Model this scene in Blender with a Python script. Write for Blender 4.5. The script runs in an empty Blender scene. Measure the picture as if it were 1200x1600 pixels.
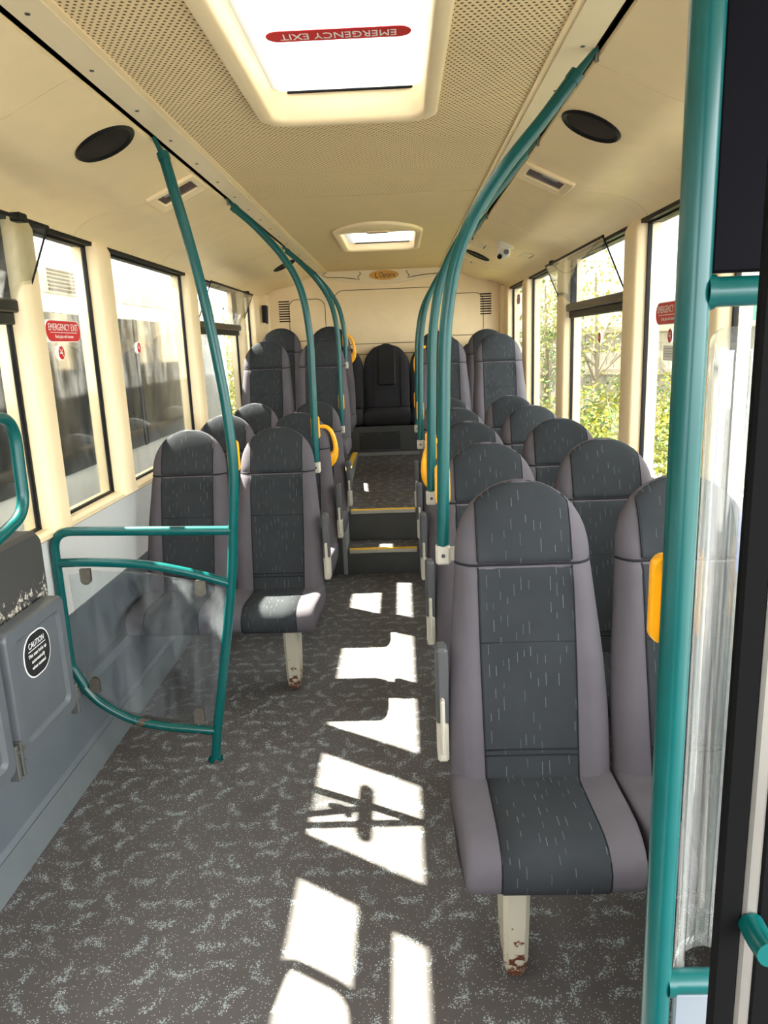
import bpy, math, random
from mathutils import Vector, Matrix
random.seed(7)
scene = bpy.context.scene
col = scene.collection
PI = math.pi

# ------------------------------------------------------------------ camera, sky, sun, exposure
cam_d = bpy.data.cameras.new('camera'); cam = bpy.data.objects.new('camera', cam_d); col.objects.link(cam)
cam_d.sensor_fit = 'VERTICAL'; cam_d.sensor_height = 36.0; cam_d.lens = 26.0; cam_d.clip_start = 0.02; cam_d.clip_end = 300
CF = Vector((-0.02887292, 0.97482448, -0.22109634)); CU = Vector((0.03183012, 0.22197302, 0.97453313)); CR = Vector((0.99907617, 0.0211001, -0.03743779))
cam.matrix_world = Matrix.Translation((0.14, 0, 1.6)) @ Matrix((CR, CU, -CF)).transposed().to_4x4()
scene.camera = cam

world = bpy.data.worlds.new('sky'); scene.world = world; world.use_nodes = True
wn = world.node_tree; wn.nodes.clear()
wo = wn.nodes.new('ShaderNodeOutputWorld'); wb = wn.nodes.new('ShaderNodeBackground')
wt = wn.nodes.new('ShaderNodeTexCoord'); wno = wn.nodes.new('ShaderNodeTexNoise'); wr = wn.nodes.new('ShaderNodeValToRGB')
wno.inputs['Scale'].default_value = 2.2; wno.inputs['Detail'].default_value = 6
wr.color_ramp.elements[0].position = .42; wr.color_ramp.elements[0].color = (.90, .95, 1, 1)
wr.color_ramp.elements[1].position = .62; wr.color_ramp.elements[1].color = (1, 1, 1, 1)
wn.links.new(wt.outputs['Generated'], wno.inputs['Vector']); wn.links.new(wno.outputs['Fac'], wr.inputs['Fac'])
wn.links.new(wr.outputs['Color'], wb.inputs['Color']); wb.inputs['Strength'].default_value = 5.5
wn.links.new(wb.outputs['Background'], wo.inputs['Surface'])

sun_d = bpy.data.lights.new('sun', 'SUN'); sun_d.energy = 42.0; sun_d.angle = math.radians(.55); sun_d.color = (1, .95, .86)
sun = bpy.data.objects.new('sun', sun_d); col.objects.link(sun)
SUN_DIR = Vector((.70, -.45, -1.0)).normalized()
sun.rotation_euler = SUN_DIR.to_track_quat('-Z', 'Y').to_euler(); sun.location = (-6, 5, 9)

scene.view_settings.view_transform = 'Standard'; scene.view_settings.look = 'None'
scene.view_settings.exposure = 1.07; scene.view_settings.gamma = 1.0; scene.view_settings.use_curve_mapping = False

# ------------------------------------------------------------------ material helpers
class NT:
    def __init__(s, name):
        s.m = bpy.data.materials.new(name); s.m.use_nodes = True; s.t = s.m.node_tree; s.t.nodes.clear()
        s.out = s.t.nodes.new('ShaderNodeOutputMaterial')
    def n(s, typ, **kw):
        d = s.t.nodes.new(typ)
        for k, v in kw.items(): setattr(d, k, v)
        return d
    def inp(s, sock, v):
        if hasattr(v, 'is_output'): s.t.links.new(v, sock)
        elif v is not None: sock.default_value = v
    def ma(s, op, a, b=None, c=None):
        d = s.n('ShaderNodeMath', operation=op)
        for i, v in enumerate((a, b, c)): s.inp(d.inputs[i], v)
        return d.outputs[0]
    def mix(s, f, a, b):
        d = s.n('ShaderNodeMix', data_type='RGBA'); s.inp(d.inputs[0], f)
        for i, v in ((6, a), (7, b)):
            if isinstance(v, tuple) and len(v) == 3: v = v + (1,)
            s.inp(d.inputs[i], v)
        return d.outputs[2]
    def noise(s, vec, scale, detail=3, rough=.5):
        d = s.n('ShaderNodeTexNoise'); s.inp(d.inputs['Vector'], vec); d.inputs['Scale'].default_value = scale
        d.inputs['Detail'].default_value = detail; d.inputs['Roughness'].default_value = rough
        return d.outputs['Fac']
    def ss(s, x, lo, hi):
        d = s.n('ShaderNodeMapRange', interpolation_type='SMOOTHSTEP')
        s.inp(d.inputs[0], x); d.inputs[1].default_value = lo; d.inputs[2].default_value = hi
        return d.outputs[0]
    def coord(s, which='Object'): return s.n('ShaderNodeTexCoord').outputs[which]
    def sep(s, v):
        d = s.n('ShaderNodeSeparateXYZ'); s.inp(d.inputs[0], v); return d.outputs
    def comb(s, x, y, z=0.0):
        d = s.n('ShaderNodeCombineXYZ'); s.inp(d.inputs[0], x); s.inp(d.inputs[1], y); s.inp(d.inputs[2], z); return d.outputs[0]
    def white(s, v):
        d = s.n('ShaderNodeTexWhiteNoise', noise_dimensions='3D'); s.inp(d.inputs['Vector'], v); return d.outputs
    def pbsdf(s, color, rough=.5, spec=.5, metal=0.0, height=None, bump=.2, dist=.002, coat=0.0):
        p = s.n('ShaderNodeBsdfPrincipled')
        if isinstance(color, tuple) and len(color) == 3: color = color + (1,)
        s.inp(p.inputs['Base Color'], color); s.inp(p.inputs['Roughness'], rough)
        p.inputs['Specular IOR Level'].default_value = spec; p.inputs['Metallic'].default_value = metal
        p.inputs['Coat Weight'].default_value = coat
        if height is not None:
            b = s.n('ShaderNodeBump'); b.inputs['Strength'].default_value = bump; b.inputs['Distance'].default_value = dist
            s.inp(b.inputs['Height'], height); s.t.links.new(b.outputs[0], p.inputs['Normal'])
        s.t.links.new(p.outputs[0], s.out.inputs[0]); return p

def plain(name, color, rough=.5, spec=.5, metal=0.0, var=.08, scale=9.0, bump=0.0, bscale=250.0, coat=0.0):
    t = NT(name); c = t.coord()
    f = t.noise(c, scale, 4)
    dark = tuple(x * (1 - var * 1.6) for x in color); lite = tuple(min(1, x * (1 + var)) for x in color)
    h = t.noise(c, bscale, 2) if bump else None
    t.pbsdf(t.mix(f, dark, lite), rough, spec, metal, h, bump, .001, coat)
    return t.m

M = {}
M['cream'] = plain('cream_moulding', (.85, .665, .40), .45, .4, var=.05)
M['cream_dark'] = plain('cream_panel', (.74, .57, .34), .5, .35, var=.06, scale=5)
M['pillar'] = plain('pillar_cream', (.88, .70, .44), .4, .4, var=.04)
M['strip'] = plain('ceiling_strip_cream', (.78, .64, .42), .4, .4, var=.04)
M['white_panel'] = plain('wall_laminate', (.62, .62, .60), .35, .5, var=.06, scale=4)
M['grey_lower'] = plain('lower_wall_grey', (.115, .132, .146), .45, .4, var=.14, scale=5)
M['grey_trim'] = plain('floor_cove_grey', (.12, .135, .14), .5, .35, var=.12)
M['black'] = plain('black_rubber', (.004, .004, .004), .5, .2)
M['black_gloss'] = plain('black_gloss', (.004, .004, .006), .3, .3)
M['dark_glass'] = plain('black_tinted_panel', (.004, .004, .006), .7, .05)
M['door_black'] = plain('door_rubber', (.004, .004, .004), .7, .05)
M['alu'] = plain('anodised_strip', (.30, .28, .25), .35, .5, .7)
M['chrome'] = plain('bracket_steel', (.20, .18, .145), .4, .5, .7, var=.3, scale=40)
M['clampgrey'] = plain('clamp_beige', (.46, .42, .34), .4, .5)
M['yellow'] = plain('yellow_plastic', (.95, .42, .004), .35, .5, var=.03)
M['nosing_yellow'] = plain('yellow_nosing', (.85, .48, .03), .55, .4, var=.1, scale=30)
M['nosing_grey'] = plain('nosing_aluminium', (.42, .40, .33), .4, .5, .3)
M['riser'] = plain('riser_grey', (.055, .057, .052), .5, .4, var=.15)
M['step_side'] = plain('step_side_grey', (.24, .25, .25), .45, .5, var=.1)
M['plinth'] = plain('plinth_grey', (.07, .072, .068), .5, .4, var=.1)
M['plinth_panel'] = plain('access_panel_black', (.022, .023, .022), .5, .4)
M['grille'] = plain('speaker_grille', (.018, .014, .011), .6, .3, var=.3, scale=300)
M['plastic_grey'] = plain('folding_seat_grey', (.088, .098, .107), .38, .5, var=.1, scale=12)
M['armpad'] = plain('armrest_pad', (.07, .07, .072), .55, .4)
M['red'] = plain('sticker_red', (.62, .01, .02), .4, .4, var=.02)
M['sticker_white'] = plain('sticker_white', (.85, .85, .83), .45, .3, var=.01)
M['sticker_black'] = plain('sticker_black', (.01, .01, .012), .4, .4, var=.02)
M['print_grey'] = plain('print_grey', (.25, .25, .25), .5, .3, var=.01)
M['logo_yellow'] = plain('badge_gold', (.62, .30, .02), .4, .5, var=.05)
M['blue'] = plain('sticker_blue', (.10, .22, .70), .4, .4, var=.02)
M['lens'] = plain('camera_lens', (.01, .01, .012), .1, .6)
M['dome_white'] = plain('camera_white', (.72, .68, .60), .4, .4)
M['lamp_glass'] = plain('lamp_cover', (.13, .085, .07), .15, .6, var=.5, scale=20)
M['seat_shell'] = plain('seat_shell', (.20, .20, .20), .45, .4)
M['frame_dark'] = plain('seat_frame', (.05, .05, .05), .5, .4)
M['piping'] = plain('seat_piping', (.012, .012, .014), .8, .2)
M['bench_pad'] = plain('bench_pad_black', (.010, .010, .010), .6, .3)
M['entrance_grey'] = plain('laminate_blue_grey', (.19, .215, .24), .35, .5, var=.05)
M['joint_tone'] = plain('joint_brown', (.16, .11, .06), .7, .2)  # brown for panel joints, slots, cove backing and scroll lines
M['rubber_white'] = plain('grab_white', (.7, .7, .66), .4)

# teal enamel
t = NT('teal_enamel'); c = t.coord(); f = t.noise(c, 14, 3)
t.pbsdf(t.mix(f, (.0, .062, .060), (.0, .084, .080)), .28, .4); M['teal'] = t.m
# teal with rust bites, for the low barrier rail
t = NT('teal_enamel_rusty'); c = t.coord(); f = t.ss(t.noise(c, 13, 5, .65), .60, .66)
t.pbsdf(t.mix(f, (.0, .066, .060), (.13, .035, .012)), t.ma('MULTIPLY_ADD', f, .5, .25), .5); M['teal_rust'] = t.m
# cream enamel leg with rust at the foot (chips have their own shape)
t = NT('leg_enamel'); c = t.coord(); z = t.sep(c)[2]
f = t.ma('ADD', t.noise(c, 38, 4, .65), t.ma('MULTIPLY_ADD', z, -1.5, .12)); f = t.ss(f, .54, .58)
t.pbsdf(t.mix(f, (.40, .36, .275), (.09, .028, .012)), .45, .4); M['leg'] = t.m

def seat_fabric(name, base, hi, dash):
    t = NT(name); uv = t.coord('UV'); x, y, _ = t.sep(uv)
    cw, ch = .019, .058
    cx = t.ma('DIVIDE', x, cw); ix = t.ma('FLOOR', cx); fx = t.ma('FRACT', cx)
    off = t.white(t.comb(ix, 3.3, 0))[0]
    cy = t.ma('ADD', t.ma('DIVIDE', y, ch), off); iy = t.ma('FLOOR', cy); fy = t.ma('FRACT', cy)
    rnd = t.white(t.comb(ix, iy, 1.7)); r0 = rnd[0]
    rc = t.sep(rnd[1])
    on = t.ma('GREATER_THAN', r0, .50)
    px = t.ma('ABSOLUTE', t.ma('SUBTRACT', fx, t.ma('MULTIPLY_ADD', rc[0], .7, .15)))
    lx = t.ma('LESS_THAN', px, .038)
    ly = t.ma('MULTIPLY', t.ma('GREATER_THAN', fy, .12), t.ma('LESS_THAN', fy, t.ma('MULTIPLY_ADD', rc[1], .35, .4)))
    d = t.ma('MULTIPLY', t.ma('MULTIPLY', on, lx), ly)
    d = t.ma('MULTIPLY', d, t.ma('MULTIPLY_ADD', rc[2], .6, .4))
    w = t.noise(uv, 900, 2); big = t.noise(uv, 7, 4)
    body = t.mix(t.ma('MULTIPLY', t.ma('ADD', w, big), .5), base, hi)
    colr = t.mix(d, body, dash) if dash else body
    t.pbsdf(colr, 1.0, .04, 0, w, .35, .001); return t.m
M['fab_panel'] = seat_fabric('moquette_panel', (.018, .0195, .0215), (.046, .049, .053), (.115, .13, .127))
M['fab_side'] = seat_fabric('moquette_plain', (.062, .055, .062), (.128, .115, .126), None)
M['fab_dark'] = seat_fabric('moquette_dark', (.022, .022, .025), (.055, .054, .060), None)

# safety flooring: speckle and crescent swirls
t = NT('speckled_flooring'); c = t.coord(); x, y, _ = t.sep(c)
pit = .110
row = t.ma('FLOOR', t.ma('DIVIDE', y, pit * .8))
sx = t.ma('ADD', t.ma('DIVIDE', x, pit), t.ma('MULTIPLY', t.ma('MODULO', row, 2), .5)); ix = t.ma('FLOOR', sx)
fy = t.ma('FRACT', t.ma('DIVIDE', y, pit * .8)); fx = t.ma('FRACT', sx)
rn = t.white(t.comb(ix, row, .5)); rr = t.sep(rn[1])
lx = t.ma('MULTIPLY', t.ma('SUBTRACT', fx, t.ma('MULTIPLY_ADD', rr[0], .2, .4)), pit)
ly = t.ma('MULTIPLY', t.ma('SUBTRACT', fy, t.ma('MULTIPLY_ADD', rr[1], .2, .4)), pit * .8)
quad = t.ma('FLOOR', t.ma('MULTIPLY', rn[0], 5))
ang = t.ma('MULTIPLY', quad, 1.05)
ca, sa = t.ma('COSINE', ang), t.ma('SINE', ang)
a = t.ma('ADD', t.ma('MULTIPLY', lx, ca), t.ma('MULTIPLY', ly, sa))
b = t.ma('SUBTRACT', t.ma('MULTIPLY', ly, ca), t.ma('MULTIPLY', lx, sa))
b2 = t.ma('ADD', b, .017)
rad = t.ma('SQRT', t.ma('ADD', t.ma('MULTIPLY', a, a), t.ma('MULTIPLY', b2, b2)))
ring = t.ma('SUBTRACT', 1.0, t.ma('DIVIDE', t.ma('ABSOLUTE', t.ma('SUBTRACT', rad, .036)), .020)); ring = t.ma('MAXIMUM', ring, 0.0); ring = t.ma('MULTIPLY', ring, t.ma('MULTIPLY_ADD', rr[2], .5, .65))
arc = t.ma('MULTIPLY', ring, t.ss(b2, .006, .022))
sp = t.ma('MULTIPLY_ADD', t.noise(c, 25, 3, .6), .35, t.ma('MULTIPLY', t.noise(c, 330, 3, .8), .70))
v2 = t.n('ShaderNodeTexVoronoi'); t.inp(v2.inputs['Vector'], c); v2.inputs['Scale'].default_value = 310
c2 = t.sep(v2.outputs['Color'])
dens = t.ma('MULTIPLY', arc, t.ma('MULTIPLY_ADD', t.noise(c, 60, 3, .6), 1.5, -.30))
cres = t.ma('MULTIPLY', t.ma('LESS_THAN', c2[0], dens), .85)
vor = t.n('ShaderNodeTexVoronoi'); t.inp(vor.inputs['Vector'], c); vor.inputs['Scale'].default_value = 190
vr = t.sep(vor.outputs['Color'])
fleck = t.ma('MULTIPLY', t.ma('LESS_THAN', vor.outputs['Distance'], .26), t.ma('GREATER_THAN', vr[0], .70))
big = t.noise(c, 3.5, 5)
base = t.mix(t.noise(c, 700, 2), (.048, .043, .041), (.104, .093, .089))
base = t.mix(t.ma('MULTIPLY', t.ss(big, .45, .75), .35), base, (.05, .043, .038))
o = t.mix(cres, base, (.31, .345, .35)); o = t.mix(t.ma('MULTIPLY', fleck, .8), o, (.55, .54, .50))
t.pbsdf(o, .55, .35, 0, t.noise(c, 500, 2), .25, .001); M['floor'] = t.m

def perforated(name, colr, hole, pitch, r):
    t = NT(name); c = t.coord(); x, y, _ = t.sep(c)
    def grid(ox, oy):
        gx = t.ma('SUBTRACT', t.ma('FRACT', t.ma('ADD', t.ma('DIVIDE', x, pitch), ox)), .5)
        gy = t.ma('MULTIPLY', t.ma('SUBTRACT', t.ma('FRACT', t.ma('ADD', t.ma('DIVIDE', y, pitch * 1.732), oy)), .5), 1.732)
        return t.ma('SQRT', t.ma('ADD', t.ma('MULTIPLY', gx, gx), t.ma('MULTIPLY', gy, gy)))
    d = t.ma('MINIMUM', grid(0, 0), grid(.5, .5))
    m = t.ss(d, r / pitch * 1.15, r / pitch * .85)
    bg = t.mix(t.noise(c, 4, 5), tuple(v * .88 for v in colr), colr)
    t.pbsdf(t.mix(m, bg, hole), .55, .3, 0, m, -.3, .001); return t.m
M['perf'] = perforated('perforated_ceiling', (.86, .665, .38), (.11, .065, .025), .0165, .0039)
M['perf_fine'] = perforated('fine_perforated_ceiling', (.78, .60, .34), (.36, .25, .12), .0100, .0019)

def glass(name, tint, haze=0.0, ior=1.45, hazecol=(.8, .8, .75), streak=6.0, grough=0.0, zk=.25):
    t = NT(name); tr = t.n('ShaderNodeBsdfTransparent'); tr.inputs[0].default_value = tint + (1,)
    gl = t.n('ShaderNodeBsdfGlossy'); gl.inputs['Roughness'].default_value = grough
    lw = t.n('ShaderNodeLayerWeight'); lw.inputs['Blend'].default_value = .5     # facing = 1 - cos, same on both faces
    f0 = ((ior - 1) / (ior + 1)) ** 2
    fac = t.ma('MULTIPLY_ADD', t.ma('POWER', lw.outputs['Facing'], 5.0), 1 - f0, f0)
    mx = t.n('ShaderNodeMixShader'); t.t.links.new(fac, mx.inputs[0]); t.t.links.new(tr.outputs[0], mx.inputs[1]); t.t.links.new(gl.outputs[0], mx.inputs[2])
    last = mx
    if haze:
        c = t.coord(); x, y, z = t.sep(c)
        v = t.comb(t.ma('MULTIPLY', x, streak), t.ma('MULTIPLY', y, streak), t.ma('MULTIPLY', z, streak * zk))
        f = t.ma('MULTIPLY', t.ss(t.noise(v, 3, 6, .7), .35, .8), haze)
        df = t.n('ShaderNodeBsdfDiffuse'); df.inputs[0].default_value = hazecol + (1,)
        tl = t.n('ShaderNodeBsdfTranslucent'); tl.inputs[0].default_value = hazecol + (1,)
        m0 = t.n('ShaderNodeMixShader'); m0.inputs[0].default_value = .5
        t.t.links.new(df.outputs[0], m0.inputs[1]); t.t.links.new(tl.outputs[0], m0.inputs[2])
        m2 = t.n('ShaderNodeMixShader'); t.inp(m2.inputs[0], f); t.t.links.new(mx.outputs[0], m2.inputs[1]); t.t.links.new(m0.outputs[0], m2.inputs[2])
        last = m2
    t.t.links.new(last.outputs[0], t.out.inputs[0]); return t.m
M['glass'] = glass('window_glass', (.93, .95, .93), .02)
M['glass_dirty'] = glass('dusty_window_glass', (.88, .9, .88), .07)
M['acrylic'] = glass('scratched_acrylic', (.90, .92, .93), .20, 1.5, (.6, .62, .65), 3.0)
M['clear_screen'] = glass('clear_polycarbonate_glints', (.94, .96, .97), .12, 1.6, (.9, .9, .88), 26, .03, .012)  # pale upright streaks in the haze stand in for window glints
M['edge_glints'] = glass('rolled_polycarbonate_glints', (.95, .97, .97), .26, 2.0, (.95, .93, .88), 34.0, .06, .012)  # whitish streaks painted into the rolled edge imitate bright windows refracted through it
t = NT('opal_hatch'); tl = t.n('ShaderNodeBsdfTranslucent'); tl.inputs[0].default_value = (.40, .40, .39, 1)
df = t.n('ShaderNodeBsdfDiffuse'); df.inputs[0].default_value = (.7, .7, .68, 1); mx = t.n('ShaderNodeMixShader'); mx.inputs[0].default_value = .25
t.t.links.new(tl.outputs[0], mx.inputs[1]); t.t.links.new(df.outputs[0], mx.inputs[2]); t.t.links.new(mx.outputs[0], t.out.inputs[0]); M['opal'] = t.m
# outside
M['bus_white'] = plain('coach_white', (.78, .79, .80), .3, .5, var=.05, scale=3, coat=.3)
M['bus_grey'] = plain('coach_grey', (.30, .29, .27), .4, .5, var=.25, scale=6)  # mottled grey of the upper side panel on the parked bus
M['bus_window'] = plain('coach_window', (.012, .013, .014), .12, .5)
M['bus_black'] = plain('coach_black', (.008, .008, .008), .45, .25)
M['asphalt'] = plain('yard_asphalt', (.12, .12, .115), .9, .2, var=.3, scale=2, bump=.4, bscale=60)
M['fence'] = plain('weathered_board', (.24, .21, .155), .85, .2, var=.25, scale=6)
M['rail'] = plain('weathered_rail', (.20, .17, .12), .85, .2, var=.2)
M['post'] = plain('galvanised_post', (.45, .47, .48), .5, .5, .3)
M['sheet_cream'] = plain('steel_sheet_cream', (.48, .44, .36), .5, .4, var=.05)
M['sheet_green'] = plain('steel_sheet_green', (.06, .19, .12), .5, .4, var=.05)
M['leaf_a'] = plain('leaf_green', (.10, .17, .03), .6, .3, var=.4, scale=8)
M['leaf_b'] = plain('leaf_yellow_green', (.36, .34, .05), .6, .3, var=.4, scale=8)
M['leaf_c'] = plain('leaf_pale', (.30, .30, .09), .6, .3, var=.4, scale=8)
M['twig'] = plain('twig', (.20, .16, .10), .8, .2)

# ------------------------------------------------------------------ mesh helpers
class MB:
    def __init__(s): s.v = []; s.f = []; s.uv = {}
    def add(s, vs, fs):
        o = len(s.v); s.v += [tuple(v) for v in vs]; s.f += [tuple(i + o for i in f) for f in fs]; return s
    def box(s, x0, x1, y0, y1, z0, z1):
        vs = [(x, y, z) for z in (z0, z1) for y in (y0, y1) for x in (x0, x1)]
        return s.add(vs, [(0, 2, 3, 1), (4, 5, 7, 6), (0, 1, 5, 4), (2, 6, 7, 3), (0, 4, 6, 2), (1, 3, 7, 5)])
    def cbox(s, x0, x1, y0, y1, z0, z1, c=.006):
        # chamfered box
        vs, idx = [], {}
        X, Y, Z = (x0, x1), (y0, y1), (z0, z1)
        for i in (0, 1):
            for j in (0, 1):
                for k in (0, 1):
                    dx, dy, dz = (c if i == 0 else -c), (c if j == 0 else -c), (c if k == 0 else -c)
                    idx[i, j, k, 0] = len(vs); vs.append((X[i], Y[j] + dy, Z[k] + dz))
                    idx[i, j, k, 1] = len(vs); vs.append((X[i] + dx, Y[j], Z[k] + dz))
                    idx[i, j, k, 2] = len(vs); vs.append((X[i] + dx, Y[j] + dy, Z[k]))
        fs = []
        cx, cy, cz = (x0 + x1) / 2, (y0 + y1) / 2, (z0 + z1) / 2
        def q(ids):
            p = [Vector(vs[i]) for i in ids]; n = (p[1] - p[0]).cross(p[2] - p[0]); m = sum(p, Vector()) / len(p) - Vector((cx, cy, cz))
            fs.append(tuple(ids) if n.dot(m) > 0 else tuple(reversed(ids)))
        for i in (0, 1): q([idx[i, 0, 0, 0], idx[i, 1, 0, 0], idx[i, 1, 1, 0], idx[i, 0, 1, 0]])
        for j in (0, 1): q([idx[0, j, 0, 1], idx[1, j, 0, 1], idx[1, j, 1, 1], idx[0, j, 1, 1]])
        for k in (0, 1): q([idx[0, 0, k, 2], idx[1, 0, k, 2], idx[1, 1, k, 2], idx[0, 1, k, 2]])
        for i in (0, 1):
            for j in (0, 1): q([idx[i, j, 0, 0], idx[i, j, 0, 1], idx[i, j, 1, 1], idx[i, j, 1, 0]])
            for k in (0, 1): q([idx[i, 0, k, 0], idx[i, 0, k, 2], idx[i, 1, k, 2], idx[i, 1, k, 0]])
        for j in (0, 1):
            for k in (0, 1): q([idx[0, j, k, 1], idx[0, j, k, 2], idx[1, j, k, 2], idx[1, j, k, 1]])
        for i in (0, 1):
            for j in (0, 1):
                for k in (0, 1): q([idx[i, j, k, 0], idx[i, j, k, 1], idx[i, j, k, 2]])
        return s.add(vs, fs)
    def tube(s, pts, r, n=14, cap=True):
        pts = [Vector(p) for p in pts]; rings = []
        t0 = (pts[1] - pts[0]).normalized()
        up = Vector((0, 0, 1)) if abs(t0.z) < .9 else Vector((0, 1, 0))
        u = t0.cross(up).normalized(); vs = []
        for i, p in enumerate(pts):
            if i == 0: t = t0
            elif i == len(pts) - 1: t = (pts[i] - pts[i - 1]).normalized()
            else: t = ((pts[i + 1] - p).normalized() + (p - pts[i - 1]).normalized()).normalized()
            u = (u - t * u.dot(t)).normalized(); w = t.cross(u)
            rr = r[i] if isinstance(r, (list, tuple)) else r
            vs += [p + (u * math.cos(2 * PI * k / n) + w * math.sin(2 * PI * k / n)) * rr for k in range(n)]
        fs = []
        for i in range(len(pts) - 1):
            for k in range(n):
                a, b = i * n + k, i * n + (k + 1) % n
                fs.append((a, b, b + n, a + n))
        if cap: fs.append(tuple(range(n - 1, -1, -1))); fs.append(tuple((len(pts) - 1) * n + k for k in range(n)))
        return s.add(vs, fs)
    def loops(s, loops, cap0=False, cap1=False, closed=True):
        n = len(loops[0]); vs = [p for L in loops for p in L]; fs = []
        for i in range(len(loops) - 1):
            for k in range(n if closed else n - 1):
                a, b = i * n + k, i * n + (k + 1) % n
                fs.append((a, b, b + n, a + n))
        if cap0: fs.append(tuple(range(n - 1, -1, -1)))
        if cap1: fs.append(tuple((len(loops) - 1) * n + k for k in range(n)))
        return s.add(vs, fs)
    def prism(s, outline, fn0, fn1):
        return s.loops([[fn0(*p) for p in outline], [fn1(*p) for p in outline]], True, True)
    def mesh(s, name, smooth=False, uvf=None, angle=None):
        me = bpy.data.meshes.new(name); me.from_pydata(s.v, [], s.f); me.update()
        if uvf:
            L = me.uv_layers.new(name='UVMap')
            for lp in me.loops: L.data[lp.index].uv = uvf(me.vertices[lp.vertex_index].co)
        if smooth:
            me.shade_smooth()
            if angle is not None: me.set_sharp_from_angle(angle=math.radians(angle))
        return me
    def build(s, name, mat, parent=None, smooth=False, uvf=None, angle=None):
        return link(name, s.mesh(name, smooth, uvf, angle), mat, parent)

def link(name, me, mat=None, parent=None):
    if mat is not None and len(me.materials) == 0: me.materials.append(M[mat] if isinstance(mat, str) else mat)
    o = bpy.data.objects.new(name, me); col.objects.link(o)
    if parent is not None: o.parent = parent
    return o
def empty(name, loc=(0, 0, 0)):
    o = bpy.data.objects.new(name, None); col.objects.link(o); o.location = loc; o.empty_display_size = .1; return o
def tag(o, label, cat, group=None):
    o['label'] = label; o['category'] = cat
    if group: o['group'] = group
    return o
def struct(o, label=None):
    o['kind'] = 'structure'
    if label: o['label'] = label
    return o
def rrect(w, h, r, n=6, cx=0, cy=0):
    out = []
    for (sx, sy, a0) in ((1, 1, 0), (-1, 1, 90), (-1, -1, 180), (1, -1, 270)):
        for k in range(n + 1):
            a = math.radians(a0 + 90 * k / n)
            out.append((cx + sx * (w / 2 - r) + r * math.cos(a), cy + sy * (h / 2 - r) + r * math.sin(a)))
    return out
def catmull(P, n=8):
    P = [Vector(p) for p in P]; Q = [P[0] * 2 - P[1]] + P + [P[-1] * 2 - P[-2]]; out = []
    for i in range(1, len(Q) - 2):
        a, b, c, d = Q[i - 1:i + 3]
        for k in range(n):
            t = k / n
            out.append(.5 * ((2 * b) + (c - a) * t + (2 * a - 5 * b + 4 * c - d) * t * t + (3 * b - a - 3 * c + d) * t ** 3))
    return out + [P[-1]]
def fillet(P, r, n=8):
    P = [Vector(p) for p in P]; out = [P[0]]
    for i in range(1, len(P) - 1):
        a, b, c = P[i - 1], P[i], P[i + 1]; u = (a - b).normalized(); v = (c - b).normalized()
        ang = u.angle(v); d = min(r / math.tan(ang / 2), (a - b).length * .49, (c - b).length * .49)
        for k in range(n + 1):
            t = k / n; out.append((b + u * d) * (1 - t) ** 2 + b * 2 * t * (1 - t) + (b + v * d) * t * t)
    return out + [P[-1]]
def text_mesh(body, size, mat, name, parent, M4, extrude=.0004, width=None, align='CENTER'):
    cu = bpy.data.curves.new(name, 'FONT'); cu.body = body; cu.size = size; cu.extrude = extrude; cu.align_x = align; cu.align_y = 'CENTER'; cu.resolution_u = 3
    tmp = bpy.data.objects.new(name + '_tmp', cu); col.objects.link(tmp)
    dg = bpy.context.evaluated_depsgraph_get(); me = bpy.data.meshes.new_from_object(tmp.evaluated_get(dg))
    bpy.data.objects.remove(tmp); bpy.data.curves.remove(cu)
    if width and len(me.vertices):
        xs = [v.co.x for v in me.vertices]; k = width / (max(xs) - min(xs))
        for v in me.vertices: v.co.x *= k
    me.transform(M4); me.materials.clear(); me.name = name
    return link(name, me, mat, parent)

# ------------------------------------------------------------------ the setting: floor, steps
STEP_Y, STEP2_Y = 5.08, 5.36
def floor_z(y): return .40 + (y - STEP2_Y) * .107
fl = MB().box(-1.22, 1.22, -1.15, STEP_Y + .05, -.06, 0).build('floor', 'floor'); struct(fl)
fr = MB(); 
for (x0, x1, y0) in ((-1.22, -.285, STEP_Y), (.235, 1.22, STEP_Y), (-.285, .235, STEP2_Y)):
    fr.add([(x0, y0, -.05), (x1, y0, -.05), (x1, 7.6, -.05), (x0, 7.6, -.05),
            (x0, y0, floor_z(y0)), (x1, y0, floor_z(y0)), (x1, 7.6, floor_z(7.6)), (x0, 7.6, floor_z(7.6))],
           [(0, 1, 5, 4), (1, 2, 6, 5), (2, 3, 7, 6), (3, 0, 4, 7), (4, 5, 6, 7), (3, 2, 1, 0)])
fr = fr.build('floor_rear', 'floor'); struct(fr)
MB().box(-.285, .235, STEP_Y, STEP2_Y, 0, .176).build('step_tread', 'floor', fr)
MB().box(-.30, .245, STEP_Y - .012, STEP_Y, 0, .168).build('step_riser', 'riser', fr)
MB().box(-.283, .233, STEP2_Y - .01, STEP2_Y, .178, .392).build('step_riser', 'riser', fr)
for (y, z) in ((STEP_Y, .176), (STEP2_Y, .400)):
    MB().cbox(-.265, .215, y - .016, y + .035, z - .022, z + .004, .003).build('step_nosing', 'nosing_grey', fr)
    MB().box(-.265, .215, y - .010, y + .033, z + .0035, z + .0065).build('nosing_strip', 'nosing_yellow', fr)
for s, x0, x1 in ((-1, -.315, -.283), (1, .233, .265)):
    MB().cbox(x0, x1, STEP_Y - .02, STEP2_Y + .03, 0, .44, .005).build('step_side', 'step_side', fr)
for x0, x1 in ((-1.2, -.315), (.265, 1.2)):
    MB().box(x0, x1, STEP_Y - .01, STEP_Y, 0, .372).build('platform_front', 'riser', fr)
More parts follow.
